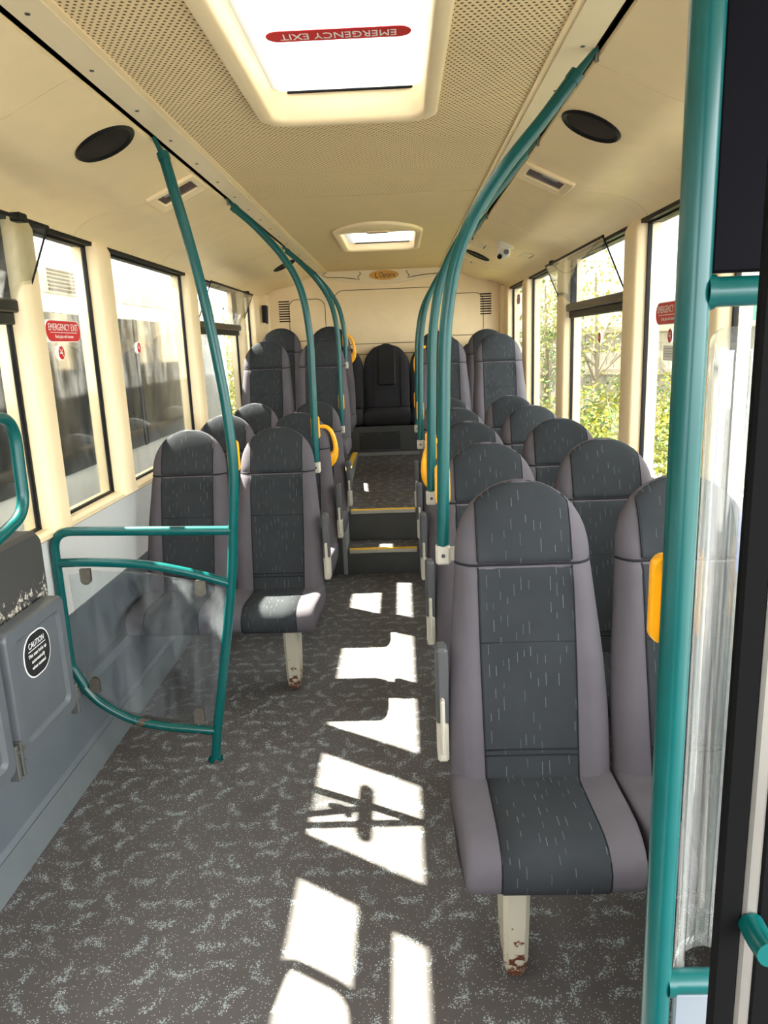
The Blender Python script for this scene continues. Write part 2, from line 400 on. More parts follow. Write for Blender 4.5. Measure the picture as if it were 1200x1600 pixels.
# podium under the rear seats beside the gangway
pz = .605
pod = MB().box(-1.2, -.295, 5.86, 6.98, .44, pz).build('seat_podium', 'step_side', fr)
MB().box(-1.2, -.305, 5.855, 5.86, .44, pz - .004).build('podium_front', 'riser', fr)
MB().box(-1.18, -.34, 5.87, 6.97, pz, pz + .003).build('podium_top', 'floor', fr)
MB().box(-.34, -.296, 5.865, 6.97, pz, pz + .006).build('podium_strip', 'nosing_yellow', fr)
MB().box(.30, 1.2, 6.15, 6.98, .47, .55).build('seat_podium', 'step_side', fr)
# rear plinth under the bench
MB().box(-1.2, 1.2, 7.0, 7.59, .45, .845).build('bench_plinth', 'plinth', fr)
MB().cbox(-1.19, 1.19, 6.965, 7.0, .56, .60, .008).build('plinth_kerb', 'step_side', fr)
ap = MB().cbox(-.27, .11, 6.988, 7.001, .63, .79, .003).build('access_panel', 'plinth_panel', fr)
for x in (-.255, -.08, .095):
    MB().tube([(x, 6.984, .775), (x, 6.99, .775)], .006, 8).build('screw', 'chrome', ap)

# ------------------------------------------------------------------ walls, pillars, windows
SILL, HEAD = .975, 2.085
PL = [(2.65, 2.805), (3.37, 3.54), (4.81, 5.0), (6.36, 6.50), (6.93, 7.58)]
PRT = [(2.50, 2.67), (3.385, 3.565), (4.82, 5.03), (6.225, 6.44), (7.3, 7.58)]
def wall(side, s, y0):
    w = MB()
    w.box(min(s * 1.205, s * 1.28), max(s * 1.205, s * 1.28), y0, 7.6, -.3, SILL - .03)
    w = w.build('wall_' + side, 'white_panel'); struct(w)
    # heater duct along the floor
    prof = [(1.21, .0), (1.10, .0), (1.135, .085), (1.15, .10), (1.15, .30), (1.165, .33), (1.21, .345)]
    yd0 = y0
    d = MB(); L0 = [(s * x, yd0, z) for x, z in prof]; L1 = [(s * x, STEP_Y - .02, z) for x, z in prof]
    d.loops([L0, L1] if s < 0 else [L1, L0], True, True); d.build('heater_duct', 'grey_lower', w)
    MB().loops([[(s * 1.098, y, 0.001), (s * 1.130, y, .088), (s * 1.134, y, .086), (s * 1.102, y, .0)] for y in ((yd0, STEP_Y - .02) if s < 0 else (STEP_Y - .02, yd0))], True, True).build('cove_trim', 'grey_trim', w)
    # lower grey band
    MB().box(min(s * 1.195, s * 1.206), max(s * 1.195, s * 1.206), y0, 7.58, .30, .60).build('lower_panel', 'grey_lower', w)
    # sill
    pr = [(1.285, .935), (1.192, .935), (1.178, .945), (1.176, .962), (1.188, .974), (1.285, .974)]
    MB().loops([[(s * x, y, z) for x, z in pr] for y in ((y0, 7.58) if s > 0 else (7.58, y0))], True, True).build('sill', 'pillar', w, True, angle=40)
    # header
    MB().box(min(s * 1.19, s * 1.285), max(s * 1.19, s * 1.285), y0, 7.58, HEAD - .02, 2.13).build('header', 'black', w)
    return w
wl = wall('left', -1, -1.1); wr_ = wall('right', 1, .95)
def pillar(w, s, a, b, z1=2.11):
    outline = [(1.285, a + .004), (1.225, a + .004), (1.180, a + .006), (1.169, a + .016), (1.165, (a + b) / 2), (1.169, b - .012), (1.180, b - .005), (1.225, b - .004), (1.285, b - .004)]
    lo = []
    for z, g in ((.955, .006), (1.0, 0), (1.5, 0), (2.0, 0), (2.05, 0), (2.075, -.012), (z1, -.030)):
        lo.append([(s * (x - (g if x < 1.2 else 0)), y, z) for x, y in outline])
    if s > 0: lo = [L[::-1] for L in lo]
    MB().loops(lo, True, True).build('pillar', 'pillar', w, True, angle=50)
for a, b in PL: pillar(wl, -1, a, b)
for a, b in PRT: pillar(wr_, 1, a, b)
pillar(wl, -1, .9, 1.06); pillar(wr_, 1, .95, 1.15)
# front: windscreen wall behind the camera
wf = MB().box(-1.28, 1.28, -1.16, -1.1, -.3, .85).build('wall_front', 'grey_lower'); struct(wf)
MB().box(-1.28, 1.28, -1.16, -1.1, 2.1, 2.45).build('header', 'black', wf)

wcount = [0]
def window(s, a, b, mat='glass', hopper=False):
    wcount[0] += 1
    g = MB().box(min(s * 1.226, s * 1.231), max(s * 1.226, s * 1.231), a - .01, b + .01, SILL - .005, HEAD)
    zt = 1.735 if hopper else HEAD
    g = MB().box(min(s * 1.226, s * 1.231), max(s * 1.226, s * 1.231), a - .005, b + .005, SILL - .005, zt).build('window_%d' % wcount[0], mat); struct(g)
    X = lambda p, q: (min(s * p, s * q), max(s * p, s * q))
    f = MB()
    for (y0, y1, z0, z1) in ((a - .004, a + .009, SILL - .005, HEAD), (b - .009, b + .004, SILL - .005, HEAD), (a, b, SILL - .006, SILL + .008), (a, b, HEAD - .028, HEAD)):
        f.box(*X(1.219, 1.236), y0, y1, z0, z1)
    f.build('window_rubber', 'black', g)
    if hopper:
        x0, x1 = X(1.185, 1.24)
        MB().cbox(x0, x1, a, b, 1.755, 1.80, .006).build('hopper_rail', 'black_gloss', g)
        MB().cbox(*X(1.205, 1.24), a, b, 1.715, 1.757, .004).build('hopper_frame', 'bus_black', g)
        MB().box(*X(1.21, 1.236), a, a + .06, 1.79, HEAD).build('hopper_jamb', 'black', g)
        MB().box(*X(1.21, 1.236), b - .06, b, 1.79, HEAD).build('hopper_jamb', 'black', g)
        # flap tilted into the saloon
        bx, bz, tx, tz = 1.195, 1.795, 1.085, 2.045
        n = Vector((tz - bz, 0, -(tx - bx))).normalized() * .0025
        y0, y1 = (a + .04, b + .08) if s < 0 else (a + .04, b + .15)
        def pt(x, y, z, k): return (s * (x + n.x * k), y, z + n.z * k)
        vs = [pt(bx, y0, bz, -1), pt(bx, y1, bz, -1), pt(tx, y1, tz, -1), pt(tx, y0, tz, -1), pt(bx, y0, bz, 1), pt(bx, y1, bz, 1), pt(tx, y1, tz, 1), pt(tx, y0, tz, 1)]
        fl_ = MB().add(vs, [(0, 1, 2, 3), (7, 6, 5, 4), (0, 4, 5, 1), (2, 6, 7, 3), (1, 5, 6, 2), (0, 3, 7, 4)]).build('hopper_flap', 'glass_dirty' if s < 0 else 'glass', g)
        e = MB()
        e.tube([(s * tx, y0, tz), (s * tx, y1, tz)], .007, 8)
        e.tube([(s * bx, y1, bz), (s * tx, y1, tz)], .004, 6); e.tube([(s * bx, y0, bz), (s * tx, y0, tz)], .004, 6)
        e.build('flap_edge', 'black', fl_)
        ym = y1 - .16 if s > 0 else y1 - .18
        MB().cbox(*X(tx - .008, tx + .03), ym - .025, ym + .025, tz - .010, tz + .018, .004).build('flap_catch', 'black', fl_)
    return g
w_l1 = window(-1, 1.06, 2.65, 'glass_dirty', True)
w_l2 = window(-1, 2.805, 3.37, 'glass_dirty')
w_l3 = window(-1, 3.54, 4.81, 'glass_dirty')
w_l4 = window(-1, 5.0, 6.36, 'glass_dirty', True)
w_l5 = window(-1, 6.50, 6.93)
w_l0 = window(-1, -1.0, .9)
w_r1 = window(1, 1.15, 2.50)
w_r2 = window(1, 2.67, 3.385)
w_r3 = window(1, 3.565, 4.82, 'glass', True)
w_r4 = window(1, 5.03, 6.225)
w_r5 = window(1, 6.44, 7.3)

# ------------------------------------------------------------------ rear wall
RW = 7.57
rw = MB().box(-1.28, 1.28, RW, RW + .06, .4, 2.45).build('wall_rear', 'cream'); struct(rw)
def groove(pts, name='panel_joint', r=.0035, closed=True):
    p = [(x, RW - .0005, z) for x, z in pts]
    if closed: p = p + [p[0]]
    MB().tube(p, r, 6, not closed).build(name, 'joint_tone', rw)
groove(rrect(1.02, .52, .10, 6, .01, 1.90 - .03))
groove(rrect(.36, .40, .08, 6, -.77, 1.86)); groove(rrect(.36, .40, .08, 6, .79, 1.86))
groove(rrect(1.0, .62, .08, 6, .01, 1.20))
for x, z in ((-.40, 1.66), (.42, 1.655), (-.66, 1.68), (.92, 1.68), (-.41, 1.36), (.43, 1.35)):
    MB().tube([(x, RW - .004, z), (x, RW + .002, z)], .009, 8).build('screw', 'frame_dark', rw)
for s in (-1, 1):
    for k in range(9):
        z = 2.045 - k * .0235
        MB().cbox(s * .985 - .055 + .01 * s, s * .985 + .055 + .01 * s, RW - .004, RW + .004, z - .006, z + .006, .003).build('vent_slot', 'black', rw)
# headlining trim above, with scroll mouldings and the oval badge
tr = MB()
up = [(-.66, 2.31)] + [(.66, 2.31)]
lowp = [(.66, 2.235), (.45, 2.225), (.30, 2.205), (.15, 2.185), (0, 2.18), (-.15, 2.185), (-.30, 2.205), (-.45, 2.225), (-.66, 2.235)]
ol = [(-.66, 2.32), (.66, 2.32)] + lowp
tr.loops([[(x, RW - .03, z) for x, z in ol][::-1], [(x, RW, z) for x, z in ol][::-1]], True, True)
trm = tr.build('rear_trim', 'strip', rw)
for s in (-1, 1):
    MB().tube([(s * .56, RW - .031, 2.30), (s * .60, RW - .031, 2.275), (s * .55, RW - .031, 2.255), (s * .42, RW - .031, 2.25), (s * .30, RW - .031, 2.235), (s * .235, RW - .031, 2.225), (s * .25, RW - .031, 2.25), (s * .22, RW - .031, 2.28), (s * .235, RW - .031, 2.295)], .0045, 6).build('scroll_moulding', 'joint_tone', trm)
bd = MB(); ov = [(.004 + .145 * math.cos(a * PI / 16), 2.258 + .045 * math.sin(a * PI / 16)) for a in range(32)]
bd.loops([[(x, RW - .031, z) for x, z in ov], [(x, RW - .037, z) for x, z in ov]], True, True)
bd = bd.build('badge', 'logo_yellow'); tag(bd, 'oval gold maker badge on the trim above the rear wall', 'badge')
MX = Matrix.Translation((.034, RW - .0375, 2.258)) @ Matrix.Rotation(PI / 2, 4, 'X')
text_mesh('Optare', .066, 'sticker_black', 'badge_lettering', bd, MX, width=.155)
MB().tube([(-.074, RW - .038, 2.280), (-.082, RW - .038, 2.258), (-.074, RW - .038, 2.238), (-.052, RW - .038, 2.232)], .004, 6).build('badge_swash', 'sticker_black', bd)
# corner pillars
for s in (-1, 1):
    MB().cbox(min(s * 1.13, s * 1.22), max(s * 1.13, s * 1.22), RW - .09, RW + .01, .9, 2.12, .012).build('corner_post', 'pillar', rw)

# ------------------------------------------------------------------ ceiling
H1 = (-.235, .235, 1.50, 2.56); H2 = (-.225, .265, 4.98, 5.90)
def slab(mb, x0, x1, y0, y1, z0, z1, holes):
    ys = sorted({y0, y1} | {v for h in holes for v in h[2:4] if y0 < v < y1})
    for a, b in zip(ys, ys[1:]):
        m = (a + b) / 2; hs = [h for h in holes if h[2] < m < h[3]]
        if hs:
            h = hs[0]; mb.box(x0, h[0], a, b, z0, z1); mb.box(h[1], x1, a, b, z0, z1)
        else: mb.box(x0, x1, a, b, z0, z1)
    return mb
ceil = slab(MB(), -1.28, 1.28, -1.16, 7.63, 2.38, 2.43, [H1, H2]).build('ceiling', 'cream_dark'); struct(ceil)
for s in (-1, 1): MB().box(min(s * 1.2, s * 1.285), max(s * 1.2, s * 1.285), -1.16, 7.63, 2.10, 2.42).build('roof_side', 'cream_dark', ceil)
slab(MB(), -.55, .55, .0, 3.838, 2.31, 2.322, [H1]).build('ceiling_panel', 'perf', ceil)
slab(MB(), -.55, .55, 3.846, 7.57, 2.31, 2.322, [H2]).build('ceiling_panel', 'perf_fine', ceil)
MB().box(-.55, .55, 3.83, 3.85, 2.318, 2.33).build('panel_joint', 'joint_tone', ceil)
def cprof(x):
    P = [(.668, 2.290), (.70, 2.277), (.78, 2.240), (.85, 2.207), (.89, 2.192), (.93, 2.183), (1.0, 2.174), (1.06, 2.163), (1.11, 2.147), (1.15, 2.124), (1.178, 2.100), (1.19, 2.082)]
    for (a, za), (b, zb) in zip(P, P[1:]):
        if a <= x <= b: return za + (zb - za) * (x - a) / (b - a)
    return P[-1][1]
CP = [(.668, 2.320), (.668, 2.290), (.70, 2.277), (.74, 2.259), (.78, 2.240), (.82, 2.221), (.85, 2.207), (.87, 2.199), (.89, 2.192), (.91, 2.187), (.93, 2.183), (.97, 2.178), (1.0, 2.174), (1.03, 2.169), (1.06, 2.163), (1.09, 2.154), (1.11, 2.147), (1.13, 2.137), (1.15, 2.124), (1.165, 2.112), (1.178, 2.100), (1.188, 2.082), (1.205, 2.082)]
for s in (-1, 1):
    MB().box(min(s * .545, s * .562), max(s * .545, s * .562), 0, 7.56, 2.304, 2.325).build('panel_bead', 'cream', ceil)
    st = MB().box(min(s * .562, s * .648), max(s * .562, s * .648), 0, 7.56, 2.300, 2.315).build('edge_strip', 'strip', ceil)
    for k in range(20):
        MB().tube([(s * .615, .4 + k * .33, 2.2985), (s * .615, .4 + k * .33, 2.301)], .006, 8).build('screw', 'frame_dark', st)
    MB().box(min(s * .646, s * .675), max(s * .646, s * .675), 0, 7.56, 2.318, 2.33).build('gap_channel', 'black', ceil)
    cuts = [-.6, .9, 2.06, 3.20, 4.35, 5.35, 6.5, 7.565] if s < 0 else [-.6, .9, 2.14, 3.30, 4.45, 5.22, 6.5, 7.565]
    for a, b in zip(cuts, cuts[1:]):
        A = [(s * x, a + .002, z) for x, z in CP]; B = [(s * x, b - .002, z) for x, z in CP]
        A2 = [(s * x, a + .002, z + .012) for x, z in CP][::-1]; B2 = [(s * x, b - .002, z + .012) for x, z in CP][::-1]
        L = [A + A2, B + B2]
        MB().loops(L if s < 0 else L[::-1], True, True).build('cove_panel', 'cream', ceil, True, angle=45)
    MB().loops([[(s * x, y, z + .016) for x, z in CP[1:]] for y in (0, 7.56)][::1 if s < 0 else -1], closed=False).build('cove_backing', 'joint_tone', ceil)

def hatch(h, arch, label, dz=.072):
    x0, x1, y0, y1 = h; cx, cy, w, hh = (x0 + x1) / 2, (y0 + y1) / 2, x1 - x0, y1 - y0
    o = empty('roof_hatch', (cx, cy, 2.31))
    fw = .045
    inner = rrect(w, hh, .06, 6)
    outer = rrect(w + 2 * fw, hh + 2 * fw, .085, 6)
    if arch:
        def bul(p):
            x, y = p
            return (x, y - (arch * (1 - (x / (w / 2 + fw)) ** 2) if y < 0 else 0))
        # dense outline so that the arch reads
        def dens(o_):
            out = []
            for i, p in enumerate(o_):
                q = o_[(i + 1) % len(o_)]; n = 10 if (abs(p[1] - q[1]) < 1e-6 and p[1] < 0) else 1
                out += [(p[0] + (q[0] - p[0]) * k / n, p[1] + (q[1] - p[1]) * k / n) for k in range(n)]
            return out
        inner = dens(inner); outer = [bul(p) for p in dens(outer)]
    lo = [[(x, y, .002) for x, y in outer], [(x * .995, y * .995, -.012) for x, y in outer], [(x * .96, y * .975, -.018) for x, y in outer],
          [(x * 1.01, y * 1.01, -.016) for x, y in inner], [(x * .985, y * .99, -.005) for x, y in inner], [(x * .975, y * .985, dz) for x, y in inner]]
    MB().loops(lo[::-1]).build('hatch_frame', 'pillar', o, True, angle=60)
    MB().loops([[(x * .98, y * .99, z) for x, y in inner] for z in (dz + .001, dz + .006)], True, True).build('hatch_pane', 'opal', o)
    MB().cbox(-w * .40, w * .44, hh * .4925 - .012, hh * .4925 - .004, dz - .006, dz + .001, .002).build('hatch_seal', 'black', o)
    if arch:
        k = MB().cbox(-.07, .07, -hh / 2 - .075, -hh / 2 - .012, -.024, -.014, .003).build('latch', 'cream_dark', o)
        MB().box(-.055, .055, -hh / 2 - .062, -hh / 2 - .025, -.0255, -.0235).build('latch_recess', 'joint_tone', k)
    return tag(o, label, 'roof hatch')
hatch(H1, 0, 'large cream framed roof hatch with opal panel carrying the red exit strip')
hatch(H2, .30, 'small roof hatch with arched cream surround and latch, ahead of the rear wall', .042)
# exit strip on the first hatch pane
es = empty('exit_sign', (0.007, 2.12, 2.381))
MB().loops([[(x, y, z) for x, y in rrect(.375, .066, .0329, 8)] for z in (-.0015, 0)], True, True).build('sign_plate', 'red', es)
text_mesh('EMERGENCY EXIT', .052, 'sticker_white', 'sign_lettering', es, Matrix.Translation((0, 0, -.002)) @ Matrix.Rotation(PI, 4, 'Y'), width=.30)
tag(es, 'long red emergency exit strip stuck on the roof hatch pane', 'sign')

# cove fittings
def cove_frame(s, y, xc):
    z = cprof(xc); dx = .05; dz = cprof(xc + dx) - cprof(xc - dx)
    tx = Vector((s * 2 * dx, 0, dz)).normalized(); n = Vector((0, 1, 0)).cross(tx) * (1 if s > 0 else -1)
    if n.z > 0: n = -n
    return Matrix.Translation((s * xc, y, z)) @ Matrix((tx, Vector((0, 1, 0)), n)).transposed().to_4x4()
def speaker(s, y, label):
    o = empty('ceiling_speaker'); o.matrix_world = cove_frame(s, y, .765)
    n = 28
    ring = lambda r, z: [(r * math.cos(2 * PI * k / n), r * math.sin(2 * PI * k / n), z) for k in range(n)]
    MB().loops([ring(.100, -.004), ring(.100, .004), ring(.094, .009), ring(.086, .005), ring(.083, .001)]).build('speaker_rim', 'black', o, True, angle=40)
    MB().loops([ring(.085, .001), ring(.06, .005), ring(.02, .007)], False, True).build('speaker_mesh', 'grille', o, True)
    return tag(o, label, 'speaker', 'round speakers in the ceiling cove')
speaker(-1, 2.50, 'round black speaker in the cove over the emergency window beside the parked bus')
speaker(1, 2.56, 'round black speaker in the cove on the fence side, by the first seat row')
speaker(-1, 6.2, 'round black speaker in the cove above the rear hopper on the parked bus side')
speaker(1, 6.05, 'round black speaker in the cove behind the surveillance camera')
def downlight(s, y, label):
    o = empty('cove_light'); o.matrix_world = cove_frame(s, y, .765)
    a = rrect(.225, .235, .012, 3); b = rrect(.155, .125, .006, 3)
    MB().loops([[(x, y_, -.004) for x, y_ in a], [(x, y_, .009) for x, y_ in a], [(x * .96, y_ * .96, .013) for x, y_ in a], [(x * .80, y_ * .80, .008) for x, y_ in a], [(x * 1.08, y_ * 1.09, .008) for x, y_ in b], [(x, y_, .0005) for x, y_ in b]]).build('light_bezel', 'pillar', o, True, angle=30)
    c_ = MB().loops([[(x, y_, -.001) for x, y_ in b], [(x, y_, .002) for x, y_ in b]], False, True).build('light_cover', 'lamp_glass', o)
    MB().box(-.02, .05, -.05, -.018, .0018, .0024).build('reflector', 'print_grey', c_)
    return tag(o, label, 'light', 'square lights in the ceiling cove')
downlight(-1, 3.27, 'square cove light with brown cover beside the first stanchion')
downlight(1, 3.32, 'square cove light with brown cover on the fence side cove')
# surveillance camera
cm = empty('surveillance_camera', (.85, 5.12, cprof(.85)))
MB().tube([(0, 0, .02), (0, 0, -.012), (0, 0, -.03), (0, 0, -.034)], [.055, .055, .052, .04], 20).build('mount', 'dome_white', cm, True, angle=40)
MB().tube([(-.01, 0, -.025), (-.012, -.004, -.045), (-.014, -.008, -.065), (-.016, -.012, -.08), (-.016, -.014, -.086)], [.04, .046, .043, .03, .012], 18).build('ball', 'dome_white', cm, True, angle=40)
MB().tube([(-.005, -.03, -.05), (-.002, -.056, -.054)], .017, 14).build('lens', 'lens', cm)
MB().tube([(-.035, -.02, -.068), (-.045, -.04, -.082)], .016, 12).build('lamp', 'lens', cm)
tag(cm, 'small white surveillance camera hanging from the cove', 'camera')
for (xc, y, w_, d_) in ((.735, 5.55, .12, .22), (.735, 6.55, .12, .16), (1.05, 5.45, .10, .26)):
    cp_ = MB().cbox(-w_ / 2, w_ / 2, -d_ / 2, d_ / 2, -.003, .004, .002).build('cover_plate', 'strip', ceil); cp_.matrix_world = cove_frame(1, y, xc)
    MB().box(w_ * .22, w_ * .29, -d_ * .34, d_ * .34, .0035, .005).build('cover_slot', 'joint_tone', cp_)

# ------------------------------------------------------------------ seats
ZT, ZS = 1.215, 1.0
def hw(z):
    if z <= ZS:
        P = [(.40, .217), (.60, .219), (.75, .211), (.90, .1965), (ZS, .1875)]
        for (a, wa), (b, wb) in zip(P, P[1:]):
            if z <= b: t_ = max(0, (z - a) / (b - a)); return wa + (wb - wa) * t_
    t_ = min(1, (z - ZS) / (ZT - ZS)); return .1875 * max(0, 1 - t_ ** 2.4) ** .5
def lean(z):
    t_ = (z - .45) / (ZT - .45); return -.22 + .22 * (t_ * .85 + .15 * t_ * t_)
def thick(z):
    t_ = max(0, (z - 1.05) / (ZT - 1.05)); return .082 * max(.12, (1 - t_ ** 2.2)) ** .5
def front(x, z, w=None):
    w = w or max(hw(z), .004); u = min(1, abs(x) / w)
    T = thick(z)
    y = -T / 2 * max(0, 1 - u ** 7) ** .5
    bol = .016 * math.exp(-((u - .80) / .17) ** 2) * max(0, 1 - u ** 10)
    bol *= 1 if z < .95 else max(0, 1 - (z - .95) / .15)
    crown = -.012 * (1 - u * u) if z > 1.0 else -.012 * (1 - u * u) * max(0, (z - .55) / .45)
    dent = .008 * math.exp(-((z - ZS) / .012) ** 2)
    return lean(z) + y - bol + crown + dent
ZL = [.40, .415, .44, .50, .56, .62, .68, .74, .80, .86, .91, .95, .975, .988, .996, 1.0, 1.004, 1.012, 1.03, 1.06, 1.09, 1.115, 1.14, 1.16, 1.178, 1.192, 1.203, 1.21, 1.2145]
UL = [-1, -.995, -.97, -.93, -.88, -.8, -.7, -.6, -.4, -.2, 0, .2, .4, .6, .7, .8, .88, .93, .97, .995, 1]
lo = []
for z in ZL:
    w = max(hw(z), .006); T = thick(z)
    F = [(w * u, front(w * u, z, w), z) for u in UL]
    B = [(w * u, lean(z) + T / 2 * max(0, 1 - abs(u) ** 7) ** .5, z) for u in UL[::-1][1:-1]]
    lo.append(F + B)
uvb = lambda c: (c.x + .5, c.z)
ME = {}
ME['back'] = MB().loops(lo, True, True).mesh('backrest', True, uvb)
def patch(z0, z1, wfun, nz, off=.003, name='panel'):
    us = [-1, -.985, -.96, -.92, -.86, -.78, -.66, -.5, -.25, 0, .25, .5, .66, .78, .86, .92, .96, .985, 1]; L = []
    for i in range(nz + 1):
        z = z0 + (z1 - z0) * i / nz; w = wfun(z); r_ = []
        for u in us:
            e = -.003 if (abs(u) == 1 or i in (0, nz)) else off
            r_.append((w * u, front(w * u, z) - e, z))
        L.append(r_)
    mb = MB().loops(L, closed=False)
    return mb.mesh(name, True, uvb)
def wp(z): return .124 + .004 * min(1, max(0, (z - .45) / .3)) if z < ZS else min(.128, hw(z) * .97)
ME['back_panel'] = patch(.425, .9985, wp, 40)
ME['head_panel'] = patch(1.0015, 1.2135, wp, 44)
def line_mesh(pts, r=.0028, name='piping', n=6): return MB().tube(pts, r, n).mesh(name, True)
ME['seam_h'] = line_mesh([(hw(ZS) * u * 1.0, front(hw(ZS) * u, ZS) - .0015, ZS + .0) for u in UL[1:-1]], .0035)
def vline(s, z0, z1, n):
    return [(s * wp(z0 + (z1 - z0) * i / n), front(s * wp(z0 + (z1 - z0) * i / n), z0 + (z1 - z0) * i / n) - .002, z0 + (z1 - z0) * i / n) for i in range(n + 1)]
SEAMS = []
for s in (-1, 1): SEAMS += [line_mesh(vline(s, .43, .995, 14), .0024, 'seam'), line_mesh(vline(s, 1.01, 1.175, 10), .0024, 'seam')]
for z in (.505, .52): SEAMS.append(line_mesh([(wp(z) * u, front(wp(z) * u, z) - .0035, z) for u in (-1, -.5, 0, .5, 1)], .0022, 'seam'))
SEAMS.append(line_mesh([(wp(.80) * u, front(wp(.80) * u, .80) - .0026, .80) for u in (-1, -.5, 0, .5, 1)], .0010, 'seam'))
# cushion profile (y,z) from back top over the front roll to the underside
CPF = [(-.185, .415), (-.19, .438), (-.24, .447), (-.32, .448), (-.40, .452), (-.47, .456), (-.52, .455), (-.555, .447), (-.580, .430), (-.592, .405), (-.590, .372), (-.583, .350), (-.572, .343), (-.45, .342), (-.22, .345), (-.19, .355)]
cyc = (-.39, .40)
def cush_w(y): return .2185 - .012 * max(0, min(1, (-y - .45) / .14))
lo = []
for u in (-1, -.985, -.95, -.88, -.75, -.6, -.4, -.2, 0, .2, .4, .6, .75, .88, .95, .985, 1):
    k = 1 - .5 * max(0, (abs(u) - .85) / .15) ** 3.2
    kz = 1 - .20 * max(0, (abs(u) - .88) / .12) ** 4
    ky = 1 - .025 * max(0, (abs(u) - .88) / .12) ** 4
    sag = -.006 * (1 - u * u)
    bol = .006 * math.exp(-((abs(u) - .82) / .14) ** 2)
    lo.append([(cush_w(y) * u, cyc[0] + (y - cyc[0]) * ky, cyc[1] + (z - cyc[1]) * kz + ((sag + bol) if z > .40 else 0)) for y, z in CPF])
uvc = lambda c: (c.x + .5, -c.y - (.456 - c.z) * -1.0 if c.y > -.56 else .56 + (.456 - c.z))
ME['cushion'] = MB().loops(lo, True, True).mesh('cushion', True, lambda c: (c.x + .5, -c.y + (.46 - c.z)))
L = []
top = CPF[1:13]
for i, (y, z) in enumerate(top):
    r_ = []
    a = Vector(top[max(0, i - 1)]); b = Vector(top[min(len(top) - 1, i + 1)]); tn = (b - a).normalized(); nn = Vector((-tn.y, tn.x)) * -1
    if nn.dot(Vector((y, z)) - Vector(cyc)) < 0: nn = -nn
    w = .122 + .004 * i / len(top)
    for u in (-1, -.97, -.5, 0, .5, .97, 1):
        uu = w * u / cush_w(y); off = .0035 if abs(u) < 1 else -.004
        zz = z + ((-.006 * (1 - uu * uu) + .006 * math.exp(-((abs(uu) - .82) / .14) ** 2)) if z > .40 else 0)
        r_.append((w * u, y + nn.x * off, zz + nn.y * off))
    L.append(r_)
ME['cush_panel'] = MB().loops(L, closed=False).mesh('cushion_panel', True, lambda c: (c.x + .5, -c.y + (.46 - c.z)))
CSEAMS = []
for k in (1, 5): 
    CSEAMS.append(line_mesh([Vector(r_[0 if k == 1 else 6]) + Vector((0, 0, .0035)) * (1 if i < 7 else 0) + Vector((0, -.0035, 0)) * (1 if i >= 7 else 0) for i, r_ in enumerate(L)], .0024, 'cushion_seam'))
# shell behind the backrest
lo = []
for z in (.36, .45, .6, .75, .9, 1.0, 1.08, 1.14, 1.18):
    w = max(hw(z) - .012, .01); lo.append([(w * u, lean(z) + thick(z) / 2 * (1 - abs(u) ** 6) ** .5 + d, z) for u, d in ((-.98, .004), (-.8, .007), (0, .009), (.8, .007), (.98, .004), (.8, -.004), (0, -.002), (-.8, -.004))])
ME['shell'] = MB().loops(lo[::-1], True, True).mesh('back_shell', True)
ME['beam'] = MB().cbox(-.42, .42, -.50, -.46, .305, .345, .006).cbox(-.42, .42, -.26, -.22, .305, .345, .006).cbox(-.10, -.06, -.52, -.10, .31, .34, .004).cbox(.06, .10, -.52, -.10, .31, .34, .004).mesh('seat_frame')
def leg_mesh(h):
    # pressed pedestal: tapered, leaning, foot chamfered
    lo = []
    for z, yf, yb, w in ((0, -.455, -.39, .018), (.012, -.47, -.375, .026), (.06, -.478, -.362, .031), (.18, -.485, -.35, .033), (.30, -.49, -.34, .034)):
        z = z * h / .30; c = .012
        lo.append([(-w, yf + c, z), (-w + c, yf, z), (w - c, yf, z), (w, yf + c, z), (w, yb, z), (-w, yb, z)])
    return MB().loops(lo, True, True).mesh('leg', False)
LEG = {}
# folded-up armrest on the gangway side, x outwards = +
ME['arm_pad'] = MB().cbox(.219, .253, -.215, -.150, .575, .800, .009).mesh('armrest_pad')
ME['arm_bracket'] = MB().cbox(.221, .252, -.225, -.150, .47, .585, .007).cbox(.231, .243, -.240, -.210, .50, .66, .004).mesh('armrest_bracket')
og = [(.130, 1.140), (.160, 1.141), (.185, 1.132), (.207, 1.110), (.223, 1.075), (.234, 1.03), (.238, .985), (.234, .945), (.220, .912), (.195, .885), (.160, .862)]
ig = [(.140, 1.117), (.158, 1.117), (.174, 1.110), (.189, 1.092), (.199, 1.062), (.206, 1.03), (.207, 1.000), (.202, .982), (.190, .972), (.170, .966), (.150, .962)]
lo = []
for o_, i_ in zip(og, ig):
    m_ = ((o_[0] + i_[0]) / 2, (o_[1] + i_[1]) / 2)
    k = .22
    lo.append([(o_[0], -.005, o_[1]), (o_[0] + (i_[0] - o_[0]) * k, -.013, o_[1] + (i_[1] - o_[1]) * k), (i_[0] + (o_[0] - i_[0]) * k, -.013, i_[1] + (o_[1] - i_[1]) * k), (i_[0], -.005, i_[1]),
               (i_[0], .006, i_[1]), (i_[0] + (o_[0] - i_[0]) * k, .013, i_[1] + (o_[1] - i_[1]) * k), (o_[0] + (i_[0] - o_[0]) * k, .013, o_[1] + (i_[1] - o_[1]) * k), (o_[0], .006, o_[1])])
ME['handle'] = MB().loops(lo, True, True).mesh('grab_handle', True, None, 60)
def mirrored(key):
    k2 = key + '_m'
    if k2 not in ME:
        me = ME[key].copy(); me.transform(Matrix.Scale(-1, 4, (1, 0, 0))); me.flip_normals(); ME[k2] = me
    return ME[k2]
